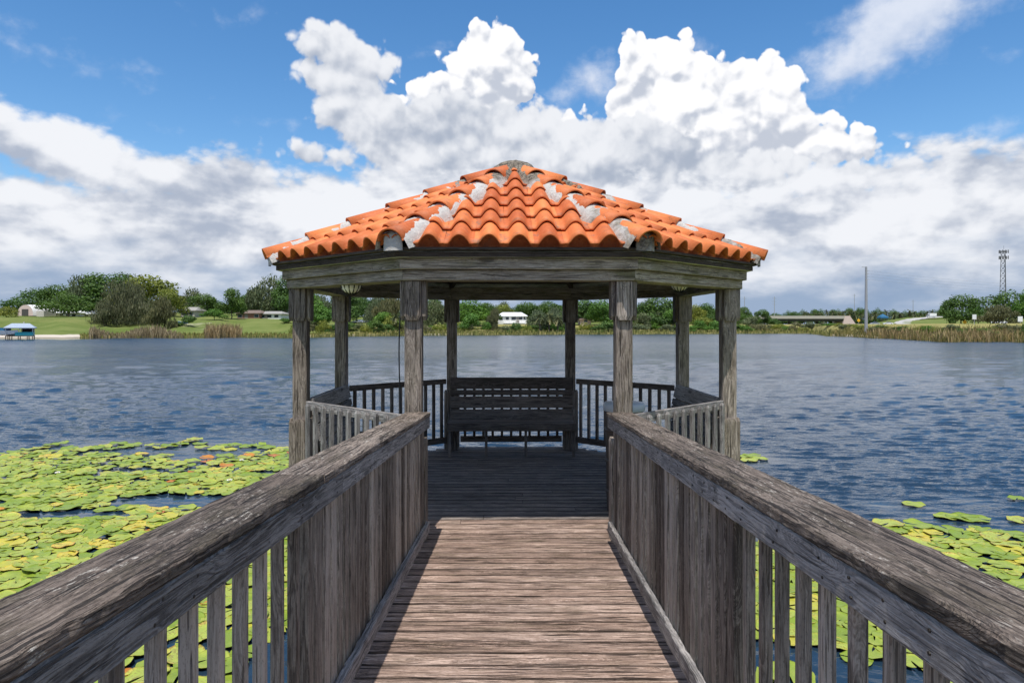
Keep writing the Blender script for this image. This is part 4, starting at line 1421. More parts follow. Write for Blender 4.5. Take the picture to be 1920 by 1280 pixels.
M['concrete'] = plain('concrete', (.42, .385, .33), .9, var=.12, sc=.4)
M['darkgap'] = plain('shaded_girders', (.07, .065, .06), .9)  # near-black tone; on the girders it puts the underside shade into the colour
M['road'] = plain('road_asphalt', (.30, .30, .30), .9, var=.08, sc=.3)
M['roadl'] = plain('pale_concrete_road', (.40, .385, .36), .9, var=.06, sc=.3)
M['steel'] = plain('galvanised_steel', (.34, .35, .36), .5, .3, var=.1)
M['towersteel'] = plain('tower_steel', (.13, .13, .14), .6, .2, var=.1)
M['polec'] = plain('pole_concrete', (.30, .31, .32), .8, var=.1)
M['tyre'] = plain('tyre_rubber', (.02, .02, .02), .8)
M['silver'] = plain('silver_paint', (.50, .53, .57), .3, .4, var=.03)
M['carwhite'] = plain('white_paint', (.80, .80, .80), .3, var=.03)
M['yellowp'] = plain('yellow_sign', (.75, .42, .02), .5)
M['signback'] = plain('white_sign', (.72, .73, .74), .5, var=.05)
M['redb'] = plain('red_lamp', (.5, .03, .02), .3)


def frame_at(px, D, zb=None):
    return (at(px, D), D, ground(px, D) if zb is None else zb)


def house(name, px, D, wpx, by, ey, ry, wall, roofm, label, wins, depth=8, over=.5, dr=None, cat='house'):
    """low house: width in photo px at distance D; base, eave and ridge rows; windows at fractions"""
    zb = hz_(by, D); w = wpx / FPX * D; he = hz_(ey, D) - zb; hr = hz_(ry, D) - zb
    o = empty(name, (at(px, D), D, zb), 0, label, cat)
    g = GB(); g.box(-w / 2, w / 2, 0, depth, -2.5, he); g.build('wall', wall, o)
    a, b = -w / 2 - over, w / 2 + over; yf, yb_ = -over, depth + over; ym = depth / 2
    hip = min(w * .22, ym * .9)
    v = [(a, yf, he), (b, yf, he), (b, yb_, he), (a, yb_, he), (a + hip, ym, hr), (b - hip, ym, hr),
         (a, yf, he - .15), (b, yf, he - .15), (b, yb_, he - .15), (a, yb_, he - .15)]
    f = [(0, 1, 5, 4), (1, 2, 5), (2, 3, 4, 5), (3, 0, 4), (6, 7, 1, 0), (7, 8, 2, 1), (8, 9, 3, 2), (9, 6, 0, 3), (9, 8, 7, 6)]
    pyd('roof', v, f, M[roofm], o)
    for fx, ww, z0, z1 in wins:
        x = (fx - .5) * w
        g = GB(); g.box(x - ww / 2 - .07, x + ww / 2 + .07, -.05, -.003, he * z0 - .07, he * z1 + .07)
        q = g.build('window', 'white', o)
        g = GB(); g.box(x - ww / 2, x + ww / 2, -.075, -.053, he * z0, he * z1); g.build('pane', 'glass', q)
    if dr:
        x = (dr - .5) * w; g = GB(); g.box(x - .5, x + .5, -.06, -.003, 0, min(2.1, he * .85)); g.build('door', 'door', o)
    return o


# arched greenhouse with a pinkish front
D = 218; zb = hz_(592, D)
o = empty('greenhouse', (at(47, D), D, zb), R(-20), 'arched white canvas greenhouse with pinkish end wall at far left', 'greenhouse')
w = 3.5; h = hz_(571, D) - zb; V_, F_ = [], []
for yy in (0, 13):
    for q in range(13):
        t = math.pi * q / 12; V_.append((-math.cos(t) * w, yy, max(0, math.sin(t)) ** .8 * h))
for q in range(12): F_.append((q, q + 1, 14 + q, 13 + q))
pyd('canvas_roof', V_, F_, M['canvas'], o, smooth=True)
pyd('end_wall', [(x, y + .05, z) for x, y, z in V_[:13]] + [(0, .05, 0)], [(q, q + 1, 13) for q in range(12)], M['pinkw'], o)
g = GB(); g.box(-1.4, 1.4, -.08, .03, 0, h * .6); g.build('door', 'darkgap', o)
g = GB(); g.box(3.6, 6.8, 1, 5, -1, h * .45); q = g.build('annex', 'cream', o)

house('shed', 122, 222, 46, 598, 586, 581, 'white', 'roofw', 'long low white shed under the oak clump', [(.12, 1, .3, .75), (.35, 1, .3, .75), (.6, 1, .3, .75), (.85, 1, .3, .75)], cat='shed')
house('shed', 158, 226, 22, 597, 588, 583, 'white', 'roofw', 'short white shed at the right end of the long one', [(.3, 1, .3, .7), (.7, 1, .3, .7)], cat='shed')
house('house', 352, 222, 26, 599, 582, 575, 'cream', 'roofg', 'small cream house with grey roof right of the willow', [(.35, 1.2, .35, .8), (.75, 1, .35, .8)], dr=.55)
house('house', 466, 216, 42, 599, 587, 581, 'brick', 'roofb', 'low brown brick house with a brown roof behind the lawn', [(.12, 1.2, .35, .8), (.85, 1.2, .35, .8)], dr=.4)
house('house', 505, 218, 44, 599, 588, 583, 'white', 'roofg', 'pale bungalow left of the gazebo post behind the lawn', [(.2, 1.3, .35, .8), (.5, 1.3, .35, .8), (.8, 1.2, .35, .8)], dr=.36)
house('house', 688, 226, 54, 610, 603, 599, 'cream', 'roofw', 'pale flat roofed house half hidden by bushes left of the left front post', [(.2, 1.2, .3, .8), (.6, 1.2, .3, .8)])
o = house('house', 960, 236, 54, 606, 592, 585, 'white', 'roofw', 'white two storey house with a deck seen through the middle of the gazebo', [(.12, 1.1, .45, .85), (.34, 1.0, .45, .85), (.56, 1.5, .40, .85), (.80, 1.2, .45, .85), (.93, .6, .45, .85)], dr=.70)
g = GB(); g.box(-3, 5.2, -2.2, -.1, -.1, .12); q = g.build('porch', 'white', o)
for x in (-2.9, -.9, 1.1, 3.1, 5.1): g = GB(); g.box(x - .06, x + .06, -2.2, -2.08, .12, 1.1); g.build('porch_post', 'white', q)
g = GB(); g.box(-3, 5.2, -2.2, -2.1, 1.1, 1.2); g.build('porch_rail', 'white', q)
house('house', 1098, 236, 20, 606, 599, 593, 'pinkw', 'roofb', 'small reddish house among trees right of the right back post', [(.5, 1.2, .35, .8)])

# boat house on stilts, with a small boat on its lift
D = 126; zb = hz_(632.5, D)
o = empty('boathouse', (at(36, D), D, 0), R(30), 'teal boathouse on stilts with blue grey roof at the left shore', 'boathouse')
w = 5.6; fz = hz_(629, D); ez = hz_(614, D)
g = GB(); g.box(-w / 2, w / 2, 0, 4.5, fz - .18, fz); g.build('deck', 'pile', o)
for x in (-2.7, -1.9, -.2, 1.6, 2.7):
    for y in (.1, 4.4):
        g = GB(); g.box(x - .09, x + .09, y - .09, y + .09, -1.5, fz - .18); g.build('stilt', 'pile', o)
for x in (-2.7, .1, 2.7):
    for y in (.1, 4.4):
        g = GB(); g.box(x - .07, x + .07, y - .07, y + .07, fz, ez); g.build('column', 'white', o)
g = GB(); g.box(-.85, 2.75, .0, .08, fz, fz + .62); g.build('low_wall', 'teal', o)
g = GB(); g.box(2.68, 2.76, .1, 4.4, fz, fz + .62); g.build('low_wall', 'teal', o)
g = GB(); g.box(-2.75, 2.6, 4.35, 4.42, fz, fz + .62); g.build('low_wall', 'teal', o)
g = GB(); g.box(.2, 2.6, 4.3, 4.34, fz + .62, ez); g.build('back_screen', 'darkgap', o)
rz_ = hz_(606, D)
pyd('roof', [(-3.1, -.5, ez), (3.2, -.5, ez), (3.2, 5, ez), (-3.1, 5, ez), (-1.7, 2.2, rz_), (1.9, 2.2, rz_), (-3.1, -.5, ez - .14), (3.2, -.5, ez - .14), (3.2, 5, ez - .14), (-3.1, 5, ez - .14)],
    [(0, 1, 5, 4), (1, 2, 5), (2, 3, 4, 5), (3, 0, 4), (6, 7, 1, 0), (7, 8, 2, 1), (8, 9, 3, 2), (9, 6, 0, 3), (9, 8, 7, 6)], M['bluegrey'], o)
g = GB(); g.box(.6, .9, 2.0, 2.3, rz_ - .3, rz_ + .25); g.build('roof_vent', 'cream', o)
o.scale = (.74, .8, 1)
o = empty('motor_boat', (at(12, D - .2), D - .2, fz + .15), R(8), 'small white and blue motor boat on the lift of the boathouse', 'boat')
V_, F_ = [], []
for i, (x, w_, k) in enumerate(((-1.9, .75, .1), (-.8, .85, 0), (.5, .8, 0), (1.4, .5, .15), (1.95, .03, .4))):
    V_ += [(x, -w_, .75 + k * .4), (x, -w_ * .7, .05 + k), (x, 0, -.1 + k), (x, w_ * .7, .05 + k), (x, w_, .75 + k * .4)]
for i in range(4):
    for j in range(4): F_.append((5 * i + j, 5 * i + j + 1, 5 * i + 6 + j, 5 * i + 5 + j))
F_.append((0, 1, 2, 3, 4)); F_ += [(5 * i, 5 * i + 5, 5 * i + 9, 5 * i + 4) for i in range(4)]
pyd('hull', V_, F_, M['carwhite'], o)
g = GB(); g.box(-.9, .5, -.55, .55, .75, 1.25); g.build('cabin', 'bluetarp', o)
g = GB(); g.tube([(.5, -.5, .8), (.3, -.5, 1.35), (.3, .5, 1.35), (.5, .5, .8)], .04, 5); g.build('windscreen', 'glass', o)

for px, by, w_, h_, D, lb in ((266, 606, 2.4, .8, 172, 'blue covered boat lying under the right side of the willow'), (343, 606.5, 2.4, .4, 168, 'flat blue kayak on the lawn right of the willow')):
    D = 150
    while HOR - (ground(px, D) - EYE) / D * FPX > by and D < 260: D += .5
    o = empty('canoe', (at(px, D), D, ground(px, D)), R(12), lb, 'boat'); V_, F_ = [], []
    for i in range(9):
        t = i / 8 * 2 - 1; ww = .45 * (1 - t * t) ** .6 + .02
        V_ += [(t * w_ / 2, -ww, h_ * .8 + .2 * t * t), (t * w_ / 2, -ww * .6, 0), (t * w_ / 2, ww * .6, 0), (t * w_ / 2, ww, h_ * .8 + .2 * t * t), (t * w_ / 2, 0, h_ + .25 * t * t)]
    for i in range(8):
        for j in range(5): F_.append((5 * i + j, 5 * i + (j + 1) % 5, 5 * i + 5 + (j + 1) % 5, 5 * i + 5 + j))
    F_ += [(0, 1, 2, 3, 4), (44, 43, 42, 41, 40)]
    pyd('hull', V_, F_, M['bluetarp'], o)
    g = GB(); g.tube([(-w_ / 2, 0, h_ + .27), (0, 0, h_ + .06), (w_ / 2, 0, h_ + .27)], .035, 5); g.build('cover_ridge', 'canvas', o)


def ribbon(name, pts, w, mat, lift=.05, zs=None):
    V_, F_ = [], []; P = [Vector((at(px, D), D, 0)) for px, D in pts]; n = 0
    Q = []
    for i in range(len(P) - 1):
        p0 = P[max(0, i - 1)]; p1 = P[i]; p2 = P[i + 1]; p3 = P[min(len(P) - 1, i + 2)]
        for q in range(8):
            t = q / 8; Q.append(.5 * ((2 * p1) + (p2 - p0) * t + (2 * p0 - 5 * p1 + 4 * p2 - p3) * t * t + (-p0 + 3 * p1 - 3 * p2 + p3) * t ** 3))
    Q.append(P[-1])
    for i, q in enumerate(Q):
        d = (Q[min(i + 1, len(Q) - 1)] - Q[max(0, i - 1)]).normalized(); s_ = Vector((d.y, -d.x, 0))
        for k in (-1, -.5, 0, .5, 1):
            v = q + s_ * w * .5 * k; V_.append((v.x, v.y, ground_xy(v.x, v.y) + lift))
    for i in range(len(Q) - 1):
        for j in range(4): F_.append((5 * i + j, 5 * i + j + 1, 5 * i + 6 + j, 5 * i + 5 + j))
    o = pyd(name, V_, F_, M[mat]); return tag(o, kind='structure')


ribbon('road', [(1560, 360), (1640, 372), (1700, 350), (1780, 300), (1880, 250), (2000, 225), (2500, 200)], 8, 'road', .10)
ribbon('ramp_road', [(1762, 330), (1728, 365), (1700, 405), (1692, 440), (1706, 480), (1735, 520), (1790, 560)], 9.0, 'roadl', .16)
ribbon('side_road', [(1712, 420), (1735, 400), (1770, 392), (1860, 390)], 5, 'roadl', .12)

# overpass
D = 300
o = empty('overpass', (at(1495, D), D, 0), R(3), 'long low concrete overpass with dark underside right of the gazebo', 'bridge')
L = 182 / FPX * D; zt = hz_(592, D); zm = hz_(597, D)
g = GB(); g.box(-L / 2, L / 2, 0, 10, zm, zm + .5); g.build('deck', 'concrete', o)
g = GB(); g.box(-L / 2, L / 2, -.25, .0, zm - .1, zt); g.build('parapet', 'concrete', o)
for i in range(5):
    g = GB(); g.box(-L / 2, L / 2, .6 + i * 2, 1.2 + i * 2, zm - 1.1, zm); g.build('girder', 'darkgap', o)
for x in (-L * .32, 0, L * .30):
    for y in (2, 8):
        g = GB(); g.tube([(x, y, 0), (x, y, zm - 1.1)], .6, 10); g.build('pier', 'concrete', o)
V_ = [(L / 2, -.3, zt), (L / 2, 10.2, zt), (L / 2, -.3, 0), (L / 2, 10.2, 0), (L / 2 + 2.2, -.3, zt), (L / 2 + 2.2, 10.2, zt), (L / 2 - 1.5, -.3, 0), (L / 2 + 7, -.3, 0), (L / 2 + 7, 10.2, 0)]
pyd('abutment', V_, [(0, 4, 7, 6), (0, 1, 5, 4), (4, 5, 8, 7), (1, 0, 6, 3)], M['pinkw'], o)

# concrete transmission pole, distant pylons, cell tower
D = 152
o = empty('utility_pole', (at(1624, D), D, ground(1624, D) - .5), 0, 'tall grey concrete utility pole rising from the right bank', 'utility pole')
h = hz_(500, D) - o.location.z
g = GB(); g.tube([(0, 0, 0), (0, 0, h)], .36, 12, .22); g.build('shaft', 'polec', o)
g = GB(); g.tube([(-.1, 0, h - .12), (-.9, 0, h - .05), (-.95, 0, h - .1)], .05, 6); g.build('arm', 'steel', o)
for i in range(4):
    g = GB(); zz = h - .9 - i * .62; g.tube([(.2, 0, zz), (.62, 0, zz + .04)], .045, 6); g.build('insulator', 'steel', o)
polez = o.location.z + h
for i in range(4):
    g = GB(); a = Vector((at(1624, D) + .62, D, polez - .9 - i * .62)); b = Vector((at(2300, 230), 230, polez + 1.5 - i * .7)); pts = []
    for q in range(25):
        t = q / 24; p_ = a.lerp(b, t); p_.z -= 4 * 2.6 * t * (1 - t); pts.append(p_)
    g.tube(pts, .014, 4)
    q_ = g.build('power_line', 'steel'); tag(q_, ['topmost', 'second highest', 'third highest', 'lowest'][i] + ' thin wire running right from the concrete utility pole', 'wire')
for px, ty, by, D, lb, arms in ((1396, 556, 604, 520, 'small distant power pole just right of the gazebo', 1), (1452, 556, 600, 560, 'distant power pole with crossarms above the overpass', 3), (1602, 551, 580, 640, 'distant power pole left of the concrete utility pole', 1), (1712, 562, 590, 640, 'distant power pole right of the concrete utility pole', 1)):
    zb = 4.0; o = empty('power_pole', (at(px, D), D, zb), 0, lb, 'power pole'); h = hz_(ty, D) - zb
    g = GB(); g.tube([(0, 0, 0), (0, 0, h)], .30, 8, .2); g.build('shaft', 'polec', o)
    for i in range(arms):
        g = GB(); g.box(-1.7, 1.7, -.1, .1, h - 1.5 - i * 2.4, h - 1.3 - i * 2.4); g.build('crossarm', 'polec', o)
D = 430; zb = 5
o = empty('cell_tower', (at(1882, D), D, zb), R(20), 'steel lattice cell tower with antennas behind the right trees', 'radio tower')
h = hz_(470, D) - zb; r0, r1 = 2.4, 1.25
g = GB()
def tp(k, z): rr = r0 + (r1 - r0) * z / h; a = R(120 * k); return Vector((rr * math.cos(a), rr * math.sin(a), z))
for k in range(3):
    g = GB(); g.tube([tp(k, 0), tp(k, h)], .18, 6); g.build('leg', 'towersteel', o)
g = GB(); n = 14
for i in range(n):
    z0, z1 = h * i / n, h * (i + 1) / n
    for k in range(3):
        g.tube([tp(k, z0), tp((k + 1) % 3, z1)], .09, 4); g.tube([tp(k, z1), tp((k + 1) % 3, z1)], .08, 4); g.tube([tp((k + 1) % 3, z0), tp(k, z1)], .07, 4)
g.build('lattice', 'towersteel', o)
for lv, n_ in ((h - .6, 9), (h - 4.2, 9)):
    for i in range(n_):
        a = 2 * math.pi * i / n_; c = Vector((math.cos(a) * 2.4, math.sin(a) * 2.4, lv))
        g = GB(); g.box(c.x - .15, c.x + .15, c.y - .12, c.y + .12, c.z - 1.0, c.z + 1.0)
        g.build('antenna', 'towersteel', o)
    g = GB(); pts = [(math.cos(R(t * 30)) * 2.3, math.sin(R(t * 30)) * 2.3, lv) for t in range(13)]; g.tube(pts, .08, 4); g.build('platform_ring', 'towersteel', o)
g = GB(); g.tube([(0, 0, h - 1), (0, 0, h + 3)], .07, 5); g.build('mast', 'towersteel', o)

# signs
def sign(px, D, by, ty, w, label, mat, shape='rect'):
    zb = ground(px, D) - .3; o = empty('road_sign', (at(px, D), D, zb), R(random.uniform(-8, 8)), label, 'road sign')
    zc1 = hz_(ty, D) - zb; zc0 = hz_(by, D) - zb
    g = GB(); g.tube([(0, .05, 0), (0, .05, zc1 - .1)], .05, 6); g.build('post', 'steel', o)
    if shape == 'rect': V_ = [(-w / 2, y, z) for z in (zc0, zc1) for y in (-.02, .02)] + [(w / 2, y, z) for z in (zc0, zc1) for y in (-.02, .02)]; F_ = [(0, 4, 6, 2), (1, 3, 7, 5), (0, 1, 5, 4), (2, 6, 7, 3), (0, 2, 3, 1), (4, 5, 7, 6)]
    else:
        c = (zc0 + zc1) / 2; r_ = w / 2; q = [(0, c - r_), (r_, c), (0, c + r_), (-r_, c)]; V_ = [(x, y, z) for y in (-.02, .02) for x, z in q]; F_ = [(0, 1, 2, 3), (7, 6, 5, 4)] + [(i, (i + 1) % 4, 4 + (i + 1) % 4, 4 + i) for i in range(4)]
    pyd('plate', V_, F_, M[mat], o)


sign(1827, 124, 598.5, 589.5, .72, 'white rectangular road sign on a post on the right bank', 'signback')
sign(1913, 128, 603, 593, .85, 'white road sign cut by the right edge of the picture', 'signback')
sign(1809, 140, 608, 600, .85, 'yellow diamond warning sign left of the white road sign', 'yellowp', 'd')
sign(1610, 172, 604, 597, .9, 'orange yellow sign left of the concrete utility pole', 'yellowp', 'd')


def car(px, D, rz, kind, paint, label, name='car'):
    o = empty(name, (at(px, D), D, ground(px, D) + .12), rz, label, 'truck' if kind != 'sedan' else 'car')
    if kind == 'sedan': L_, prof, cab = 4.5, [(-2.25, .35), (-2.25, .85), (-1.6, .98), (1.2, .92), (2.1, .75), (2.25, .55), (2.25, .35)], [(-1.7, .96), (-1.0, 1.42), (.3, 1.45), (1.15, .93)]
    elif kind == 'pickup': L_, prof, cab = 5.4, [(-2.7, .5), (-2.7, 1.12), (-.8, 1.12), (1.3, 1.12), (2.5, 1.02), (2.7, .8), (2.7, .5)], [(-.75, 1.1), (-.6, 1.78), (.6, 1.8), (1.25, 1.12)]
    else: L_, prof, cab = 7.5, [(-3.7, .6), (-3.7, 1.2), (3.7, 1.2), (3.7, .6)], [(2.1, 1.2), (2.2, 2.3), (3.3, 2.2), (3.65, 1.2)]
    def ext(p, w, nm, mt, par):
        n = len(p); V_ = [(x, -w, z) for x, z in p] + [(x, w, z) for x, z in p]
        F_ = [tuple(range(n)), tuple(reversed(range(n, 2 * n)))] + [(i, n + i, n + (i + 1) % n, (i + 1) % n) for i in range(n)]
        return pyd(nm, V_, F_, M[mt], par)
    b = ext(prof, .88, 'body', paint, o); ext(cab, .74, 'window', 'glass', b)
    x0, x1 = cab[1][0], cab[2][0]; ext([(x0 - .02, cab[1][1] - .02), (x0 + .02, cab[1][1] + .05), (x1 - .02, cab[2][1] + .05), (x1 + .02, cab[2][1] - .02)], .76, 'roof_panel', paint, b)
    if kind == 'box': g = GB(); g.box(-3.7, 1.9, -1.1, 1.1, 1.2, 3.3); g.build('cargo_box', paint, o)
    for x in (-L_ * .31, L_ * .32):
        for y in (-.8, .8):
            g = GB(); g.tube([(x, y - .12, .34), (x, y + .12, .34)], .34, 12); q = g.build('wheel', 'tyre', o)
            g = GB(); g.tube([(x, y - .13, .34), (x, y + .13, .34)], .18, 8); g.build('hub', 'steel', q)
    return o


car(1640, 366, R(185), 'sedan', 'silver', 'silver grey car on the road right of the utility pole')
car(1665, 360, R(175), 'sedan', 'carwhite', 'white car following the silver one on the road')
car(1874, 250, R(182), 'pickup', 'carwhite', 'white pickup truck on the road at the far right', 'pickup_truck')
car(1746, 525, R(190), 'box', 'carwhite', 'white box truck on the raised ramp road', 'box_truck')
# blue tarpaulin stall beyond the road
D = 430
o = empty('tarp_tent', (at(1655, D), D, hz_(599, D)), 0, 'blue tarpaulin tent standing beyond the road', 'tent')
w = 2.3; h = hz_(588, D) - hz_(599, D)
pyd('tarp', [(-w, -w, h * .45), (w, -w, h * .45), (w, w, h * .45), (-w, w, h * .45), (0, 0, h), (-w, -w, h * .2), (w, -w, h * .2), (w, w, h * .2), (-w, w, h * .2)], [(0, 1, 4), (1, 2, 4), (2, 3, 4), (3, 0, 4), (5, 6, 1, 0), (6, 7, 2, 1), (7, 8, 3, 2), (8, 5, 0, 3)], M['bluetarp'], o)
for sx in (-1, 1):
    for sy in (-1, 1): g = GB(); g.tube([(sx * w * .95, sy * w * .95, -.5), (sx * w * .95, sy * w * .95, h * .4)], .06, 5); g.build('leg', 'steel', o)

# ================================================================ LILY PADS
def pad_mat(name, c1, c2, c3):
    m, nt, p = new_mat(name)
    g = attr(nt, 'gr').outputs['Vector']; x, y, z = sep(nt, g); t = E(nt, attr(nt, 'tone').outputs['Fac'])
    oi = nt.nodes.new('ShaderNodeObjectInfo'); rn = E(nt, oi.outputs['Random'])
    r = (x * x + y * y).m('SQRT'); a = y.m('ARCTAN2', x)
    vein = ((a * 11.0).m('SINE').m('ABSOLUTE')).sstep(.16, .0) * r.sstep(1.05, .15)
    tt = ((t + rn) * 7.31).m('FRACT')
    pv = vec(nt, x + tt * 40.0, y + tt * 17.0, tt * 9.0)
    n = noise(nt, pv, 1.6, 4, .6); n2 = noise(nt, pv, 9.0, 3, .7)
    c = mix(nt, (n * .7 + tt * .55 - .12).sstep(.2, .8), c1, c2)
    c = mix(nt, (r + (n - .5) * .8).sstep(.80, 1.08) * tt.sstep(.35, .9), c, c3)
    c = mix(nt, vein * .45, c, (.42, .46, .14))
    c = mix(nt, (n2 * .6 + n * .4 + tt * .12).sstep(.62, .70) * .65, c, (.20, .11, .035))
    setin(nt, p, 'Base Color', c); setin(nt, p, 'Roughness', (n2 * .2) + .32); setin(nt, p, 'Specular IOR Level', .45)
    bump(nt, p, n * .8 + n2 * .2 - vein * .3, .012, .7)
    return m


M['pad'] = pad_mat('lily_pad_green', (.185, .265, .022), (.37, .43, .065), (.50, .42, .08))
M['pady'] = pad_mat('lily_pad_yellow', (.40, .40, .05), (.58, .46, .06), (.62, .30, .05))
M['pado'] = pad_mat('lily_pad_brown', (.52, .24, .03), (.42, .12, .03), (.22, .06, .02))
M['petal'] = plain('lily_petal', (.85, .85, .82), .5, var=.05)
M['stamen'] = plain('lily_stamen', (.75, .55, .05), .6)


def pad_data(seed, curl=0.0):
    rnd = random.Random(seed); NA = 30; V_, F_, G_ = [], [], []
    notch = .16; fr = [rnd.uniform(-1, 1) for _ in range(6)]
    V_.append((0, 0, .012)); G_.append((0, 0, 0))
    rings = (.35, .7, .93, 1.0)
    for r in rings:
        for i in range(NA + 1):
            a = notch / (.25 + r) * .75 + (2 * math.pi - 2 * notch / (.25 + r) * .75) * i / NA
            wob = 1 + .035 * math.sin(3 * a + fr[0] * 3) + .022 * math.sin(7 * a + fr[1] * 6) + .012 * math.sin(17 * a + fr[4] * 5) * (r > .9)
            lift = (.014 * fr[2] * math.cos(2 * a + fr[3] * 3) + .010 * math.sin(5 * a + fr[5] * 3)) * r * r * 1.4
            cu = curl * max(0, math.cos(a + fr[0] * 3)) ** 2 * r ** 3
            x, y = r * wob * math.cos(a), r * wob * math.sin(a)
            V_.append((x * (1 - cu * .35), y * (1 - cu * .35), .010 + lift * 3.2 + cu * .55 + (.035 if r > .95 else 0))); G_.append((x, y, 0))
    for i in range(NA): F_.append((0, 1 + i, 2 + i))
    for k in range(3):
        for i in range(NA):
            b = 1 + k * (NA + 1) + i; F_.append((b, b + NA + 1, b + NA + 2, b + 1))
    # thin skirt so that a pad has thickness
    n = len(V_); o_ = 1 + 3 * (NA + 1)
    for i in range(NA + 1):
        x, y, z = V_[o_ + i]; V_.append((x * .98, y * .98, z - .05)); G_.append((x, y, 0))
    for i in range(NA): F_.append((o_ + i, n + i, n + i + 1, o_ + i + 1))
    return V_, F_, G_


PADV = [pad_data(s, c) for s, c in ((1, 0), (2, 0), (3, .12), (4, 0), (5, .3), (6, .05))]
PADME = {}


def pad_mesh(v, mt):
    if (v, mt) not in PADME:
        V_, F_, G_ = PADV[v]; me = bpy.data.meshes.new('lily_pad'); me.from_pydata(V_, [], F_); me.update()
        a_ = me.attributes.new('gr', 'FLOAT_VECTOR', 'POINT'); a_.data.foreach_set('vector', np.array(G_, dtype=np.float32).ravel())
        a_ = me.attributes.new('tone', 'FLOAT', 'POINT'); a_.data.foreach_set('value', np.full(len(V_), v * .13, dtype=np.float32))
        me.polygons.foreach_set('use_smooth', [True] * len(me.polygons)); me.materials.append(M[mt]); PADME[(v, mt)] = me
    return PADME[(v, mt)]


rnd = random.Random(21)
fa, fb = mk_noise(91), mk_noise(92)


def open_water(x, y):
    """gaps in the mat, in water-plane metres"""
    for cx_, cy_, rx, ry in ((-4.75, 10.05, 1.15, .42), (-5.9, 9.35, .9, .25), (-6.5, 12.2, .8, .2), (-9.1, 11.4, .7, .22), (-3.9, 12.0, .9, .16), (-7.6, 9.9, .5, .2), (1.95, 5.35, .55, .28), (2.55, 5.0, .5, .3), (-1.75, 5.2, .3, .5), (-1.6, 6.6, .25, .5), (3.2, 7.1, .35, .16), (4.7, 7.9, .3, .1), (-2.0, 4.0, .5, .16), (-1.6, 4.6, .4, .12)):
        if ((x - cx_) / rx) ** 2 + ((y - cy_) / ry) ** 2 < 1: return True
    return False


def want(x, y):
    if open_water(x, y): return 0
    if x < -.9:
        lim = 13.6 + 1.0 * fa(x * .35) + .5 * fb(x * 1.1)
        if y > lim: return 0
        if x > -3.3 and y > 8.5: return 0
        if x > -4.0 and y > 8.5: return .5
        e = (lim - y)
        return 1.0 if e > 2.2 else .55 + .2 * e
    if x > 1.0:
        lim = 8.55 + .55 * fa(x * .8 + 3) 
        if x < 3.1: lim = 8.2
        return 1.0 if y < lim else 0
    return .55 if y < 5.0 else 0


pads = []; grid = {}
def try_pad(x, y, r, sp):
    k = (int(x // .3), int(y // .3))
    for i in (-1, 0, 1):
        for j in (-1, 0, 1):
            for q in grid.get((k[0] + i, k[1] + j), ()):
                if (q[0] - x) ** 2 + (q[1] - y) ** 2 < ((q[2] + r) * sp) ** 2: return False
    p_ = (x, y, r); grid.setdefault(k, []).append(p_); pads.append(p_); return True


for it in range(90000):
    left = rnd.random() < .70
    if left: x, y = rnd.uniform(-12.5, -.9), rnd.uniform(1.0, 15.0)
    else: x, y = rnd.uniform(-.9, 9.0), rnd.uniform(1.2, 9.3)
    w_ = want(x, y)
    if rnd.random() > w_: continue
    # skip what falls outside the picture at the far left
    if x < -.78 * y - .5: continue
    r = rnd.uniform(.11, .19) if rnd.random() < .8 else rnd.uniform(.07, .12)
    try_pad(x, y, r, .57 if w_ > .9 else .70)
# lone pads off the mats
LONE = [(1410, 855, .17), (1425, 861, .15), (1404, 864, .16), (1396, 857, .14), (1712, 947, .15), (1806, 972, .20), (1775, 970, .16), (1830, 974, .17), (1908, 936, .17), (1914, 977, .16)]
CLUMP = [(58, 843), (112, 833), (196, 838), (222, 833), (352, 829), (376, 832), (78, 840), (96, 836), (208, 842), (236, 839), (250, 835), (180, 841), (338, 834), (366, 825), (300, 840), (318, 837), (285, 836), (420, 838), (440, 835), (462, 838), (484, 836), (500, 840), (405, 842), (520, 848), (430, 843), (150, 846), (130, 842), (30, 848), (380, 840)]
for px, py in CLUMP:
    D = FPX * EYE / (py - HOR); pads.append((at(px, D), D, rnd.uniform(.14, .19)))
lone0 = len(pads)
for px, py, r in LONE:
    D = FPX * EYE / (py - HOR); pads.append((at(px, D), D, r))


def vis_score(p_):
    x, y, r = p_; px = 960 + FPX * x / y; py = HOR + FPX * EYE / y
    if not (-40 < px < 1960 and py < 1310): return -1
    if -.95 < x < 1.05 and y > .5: return -.5            # under the boardwalk
    s_ = (r * FPX / y) ** 2 * (EYE / y)
    # rows hidden behind the railings count less
    if abs(x) < 6:
        pyc = 680 + abs(px - 960) * .46
        if py > pyc: s_ *= .35
    return s_


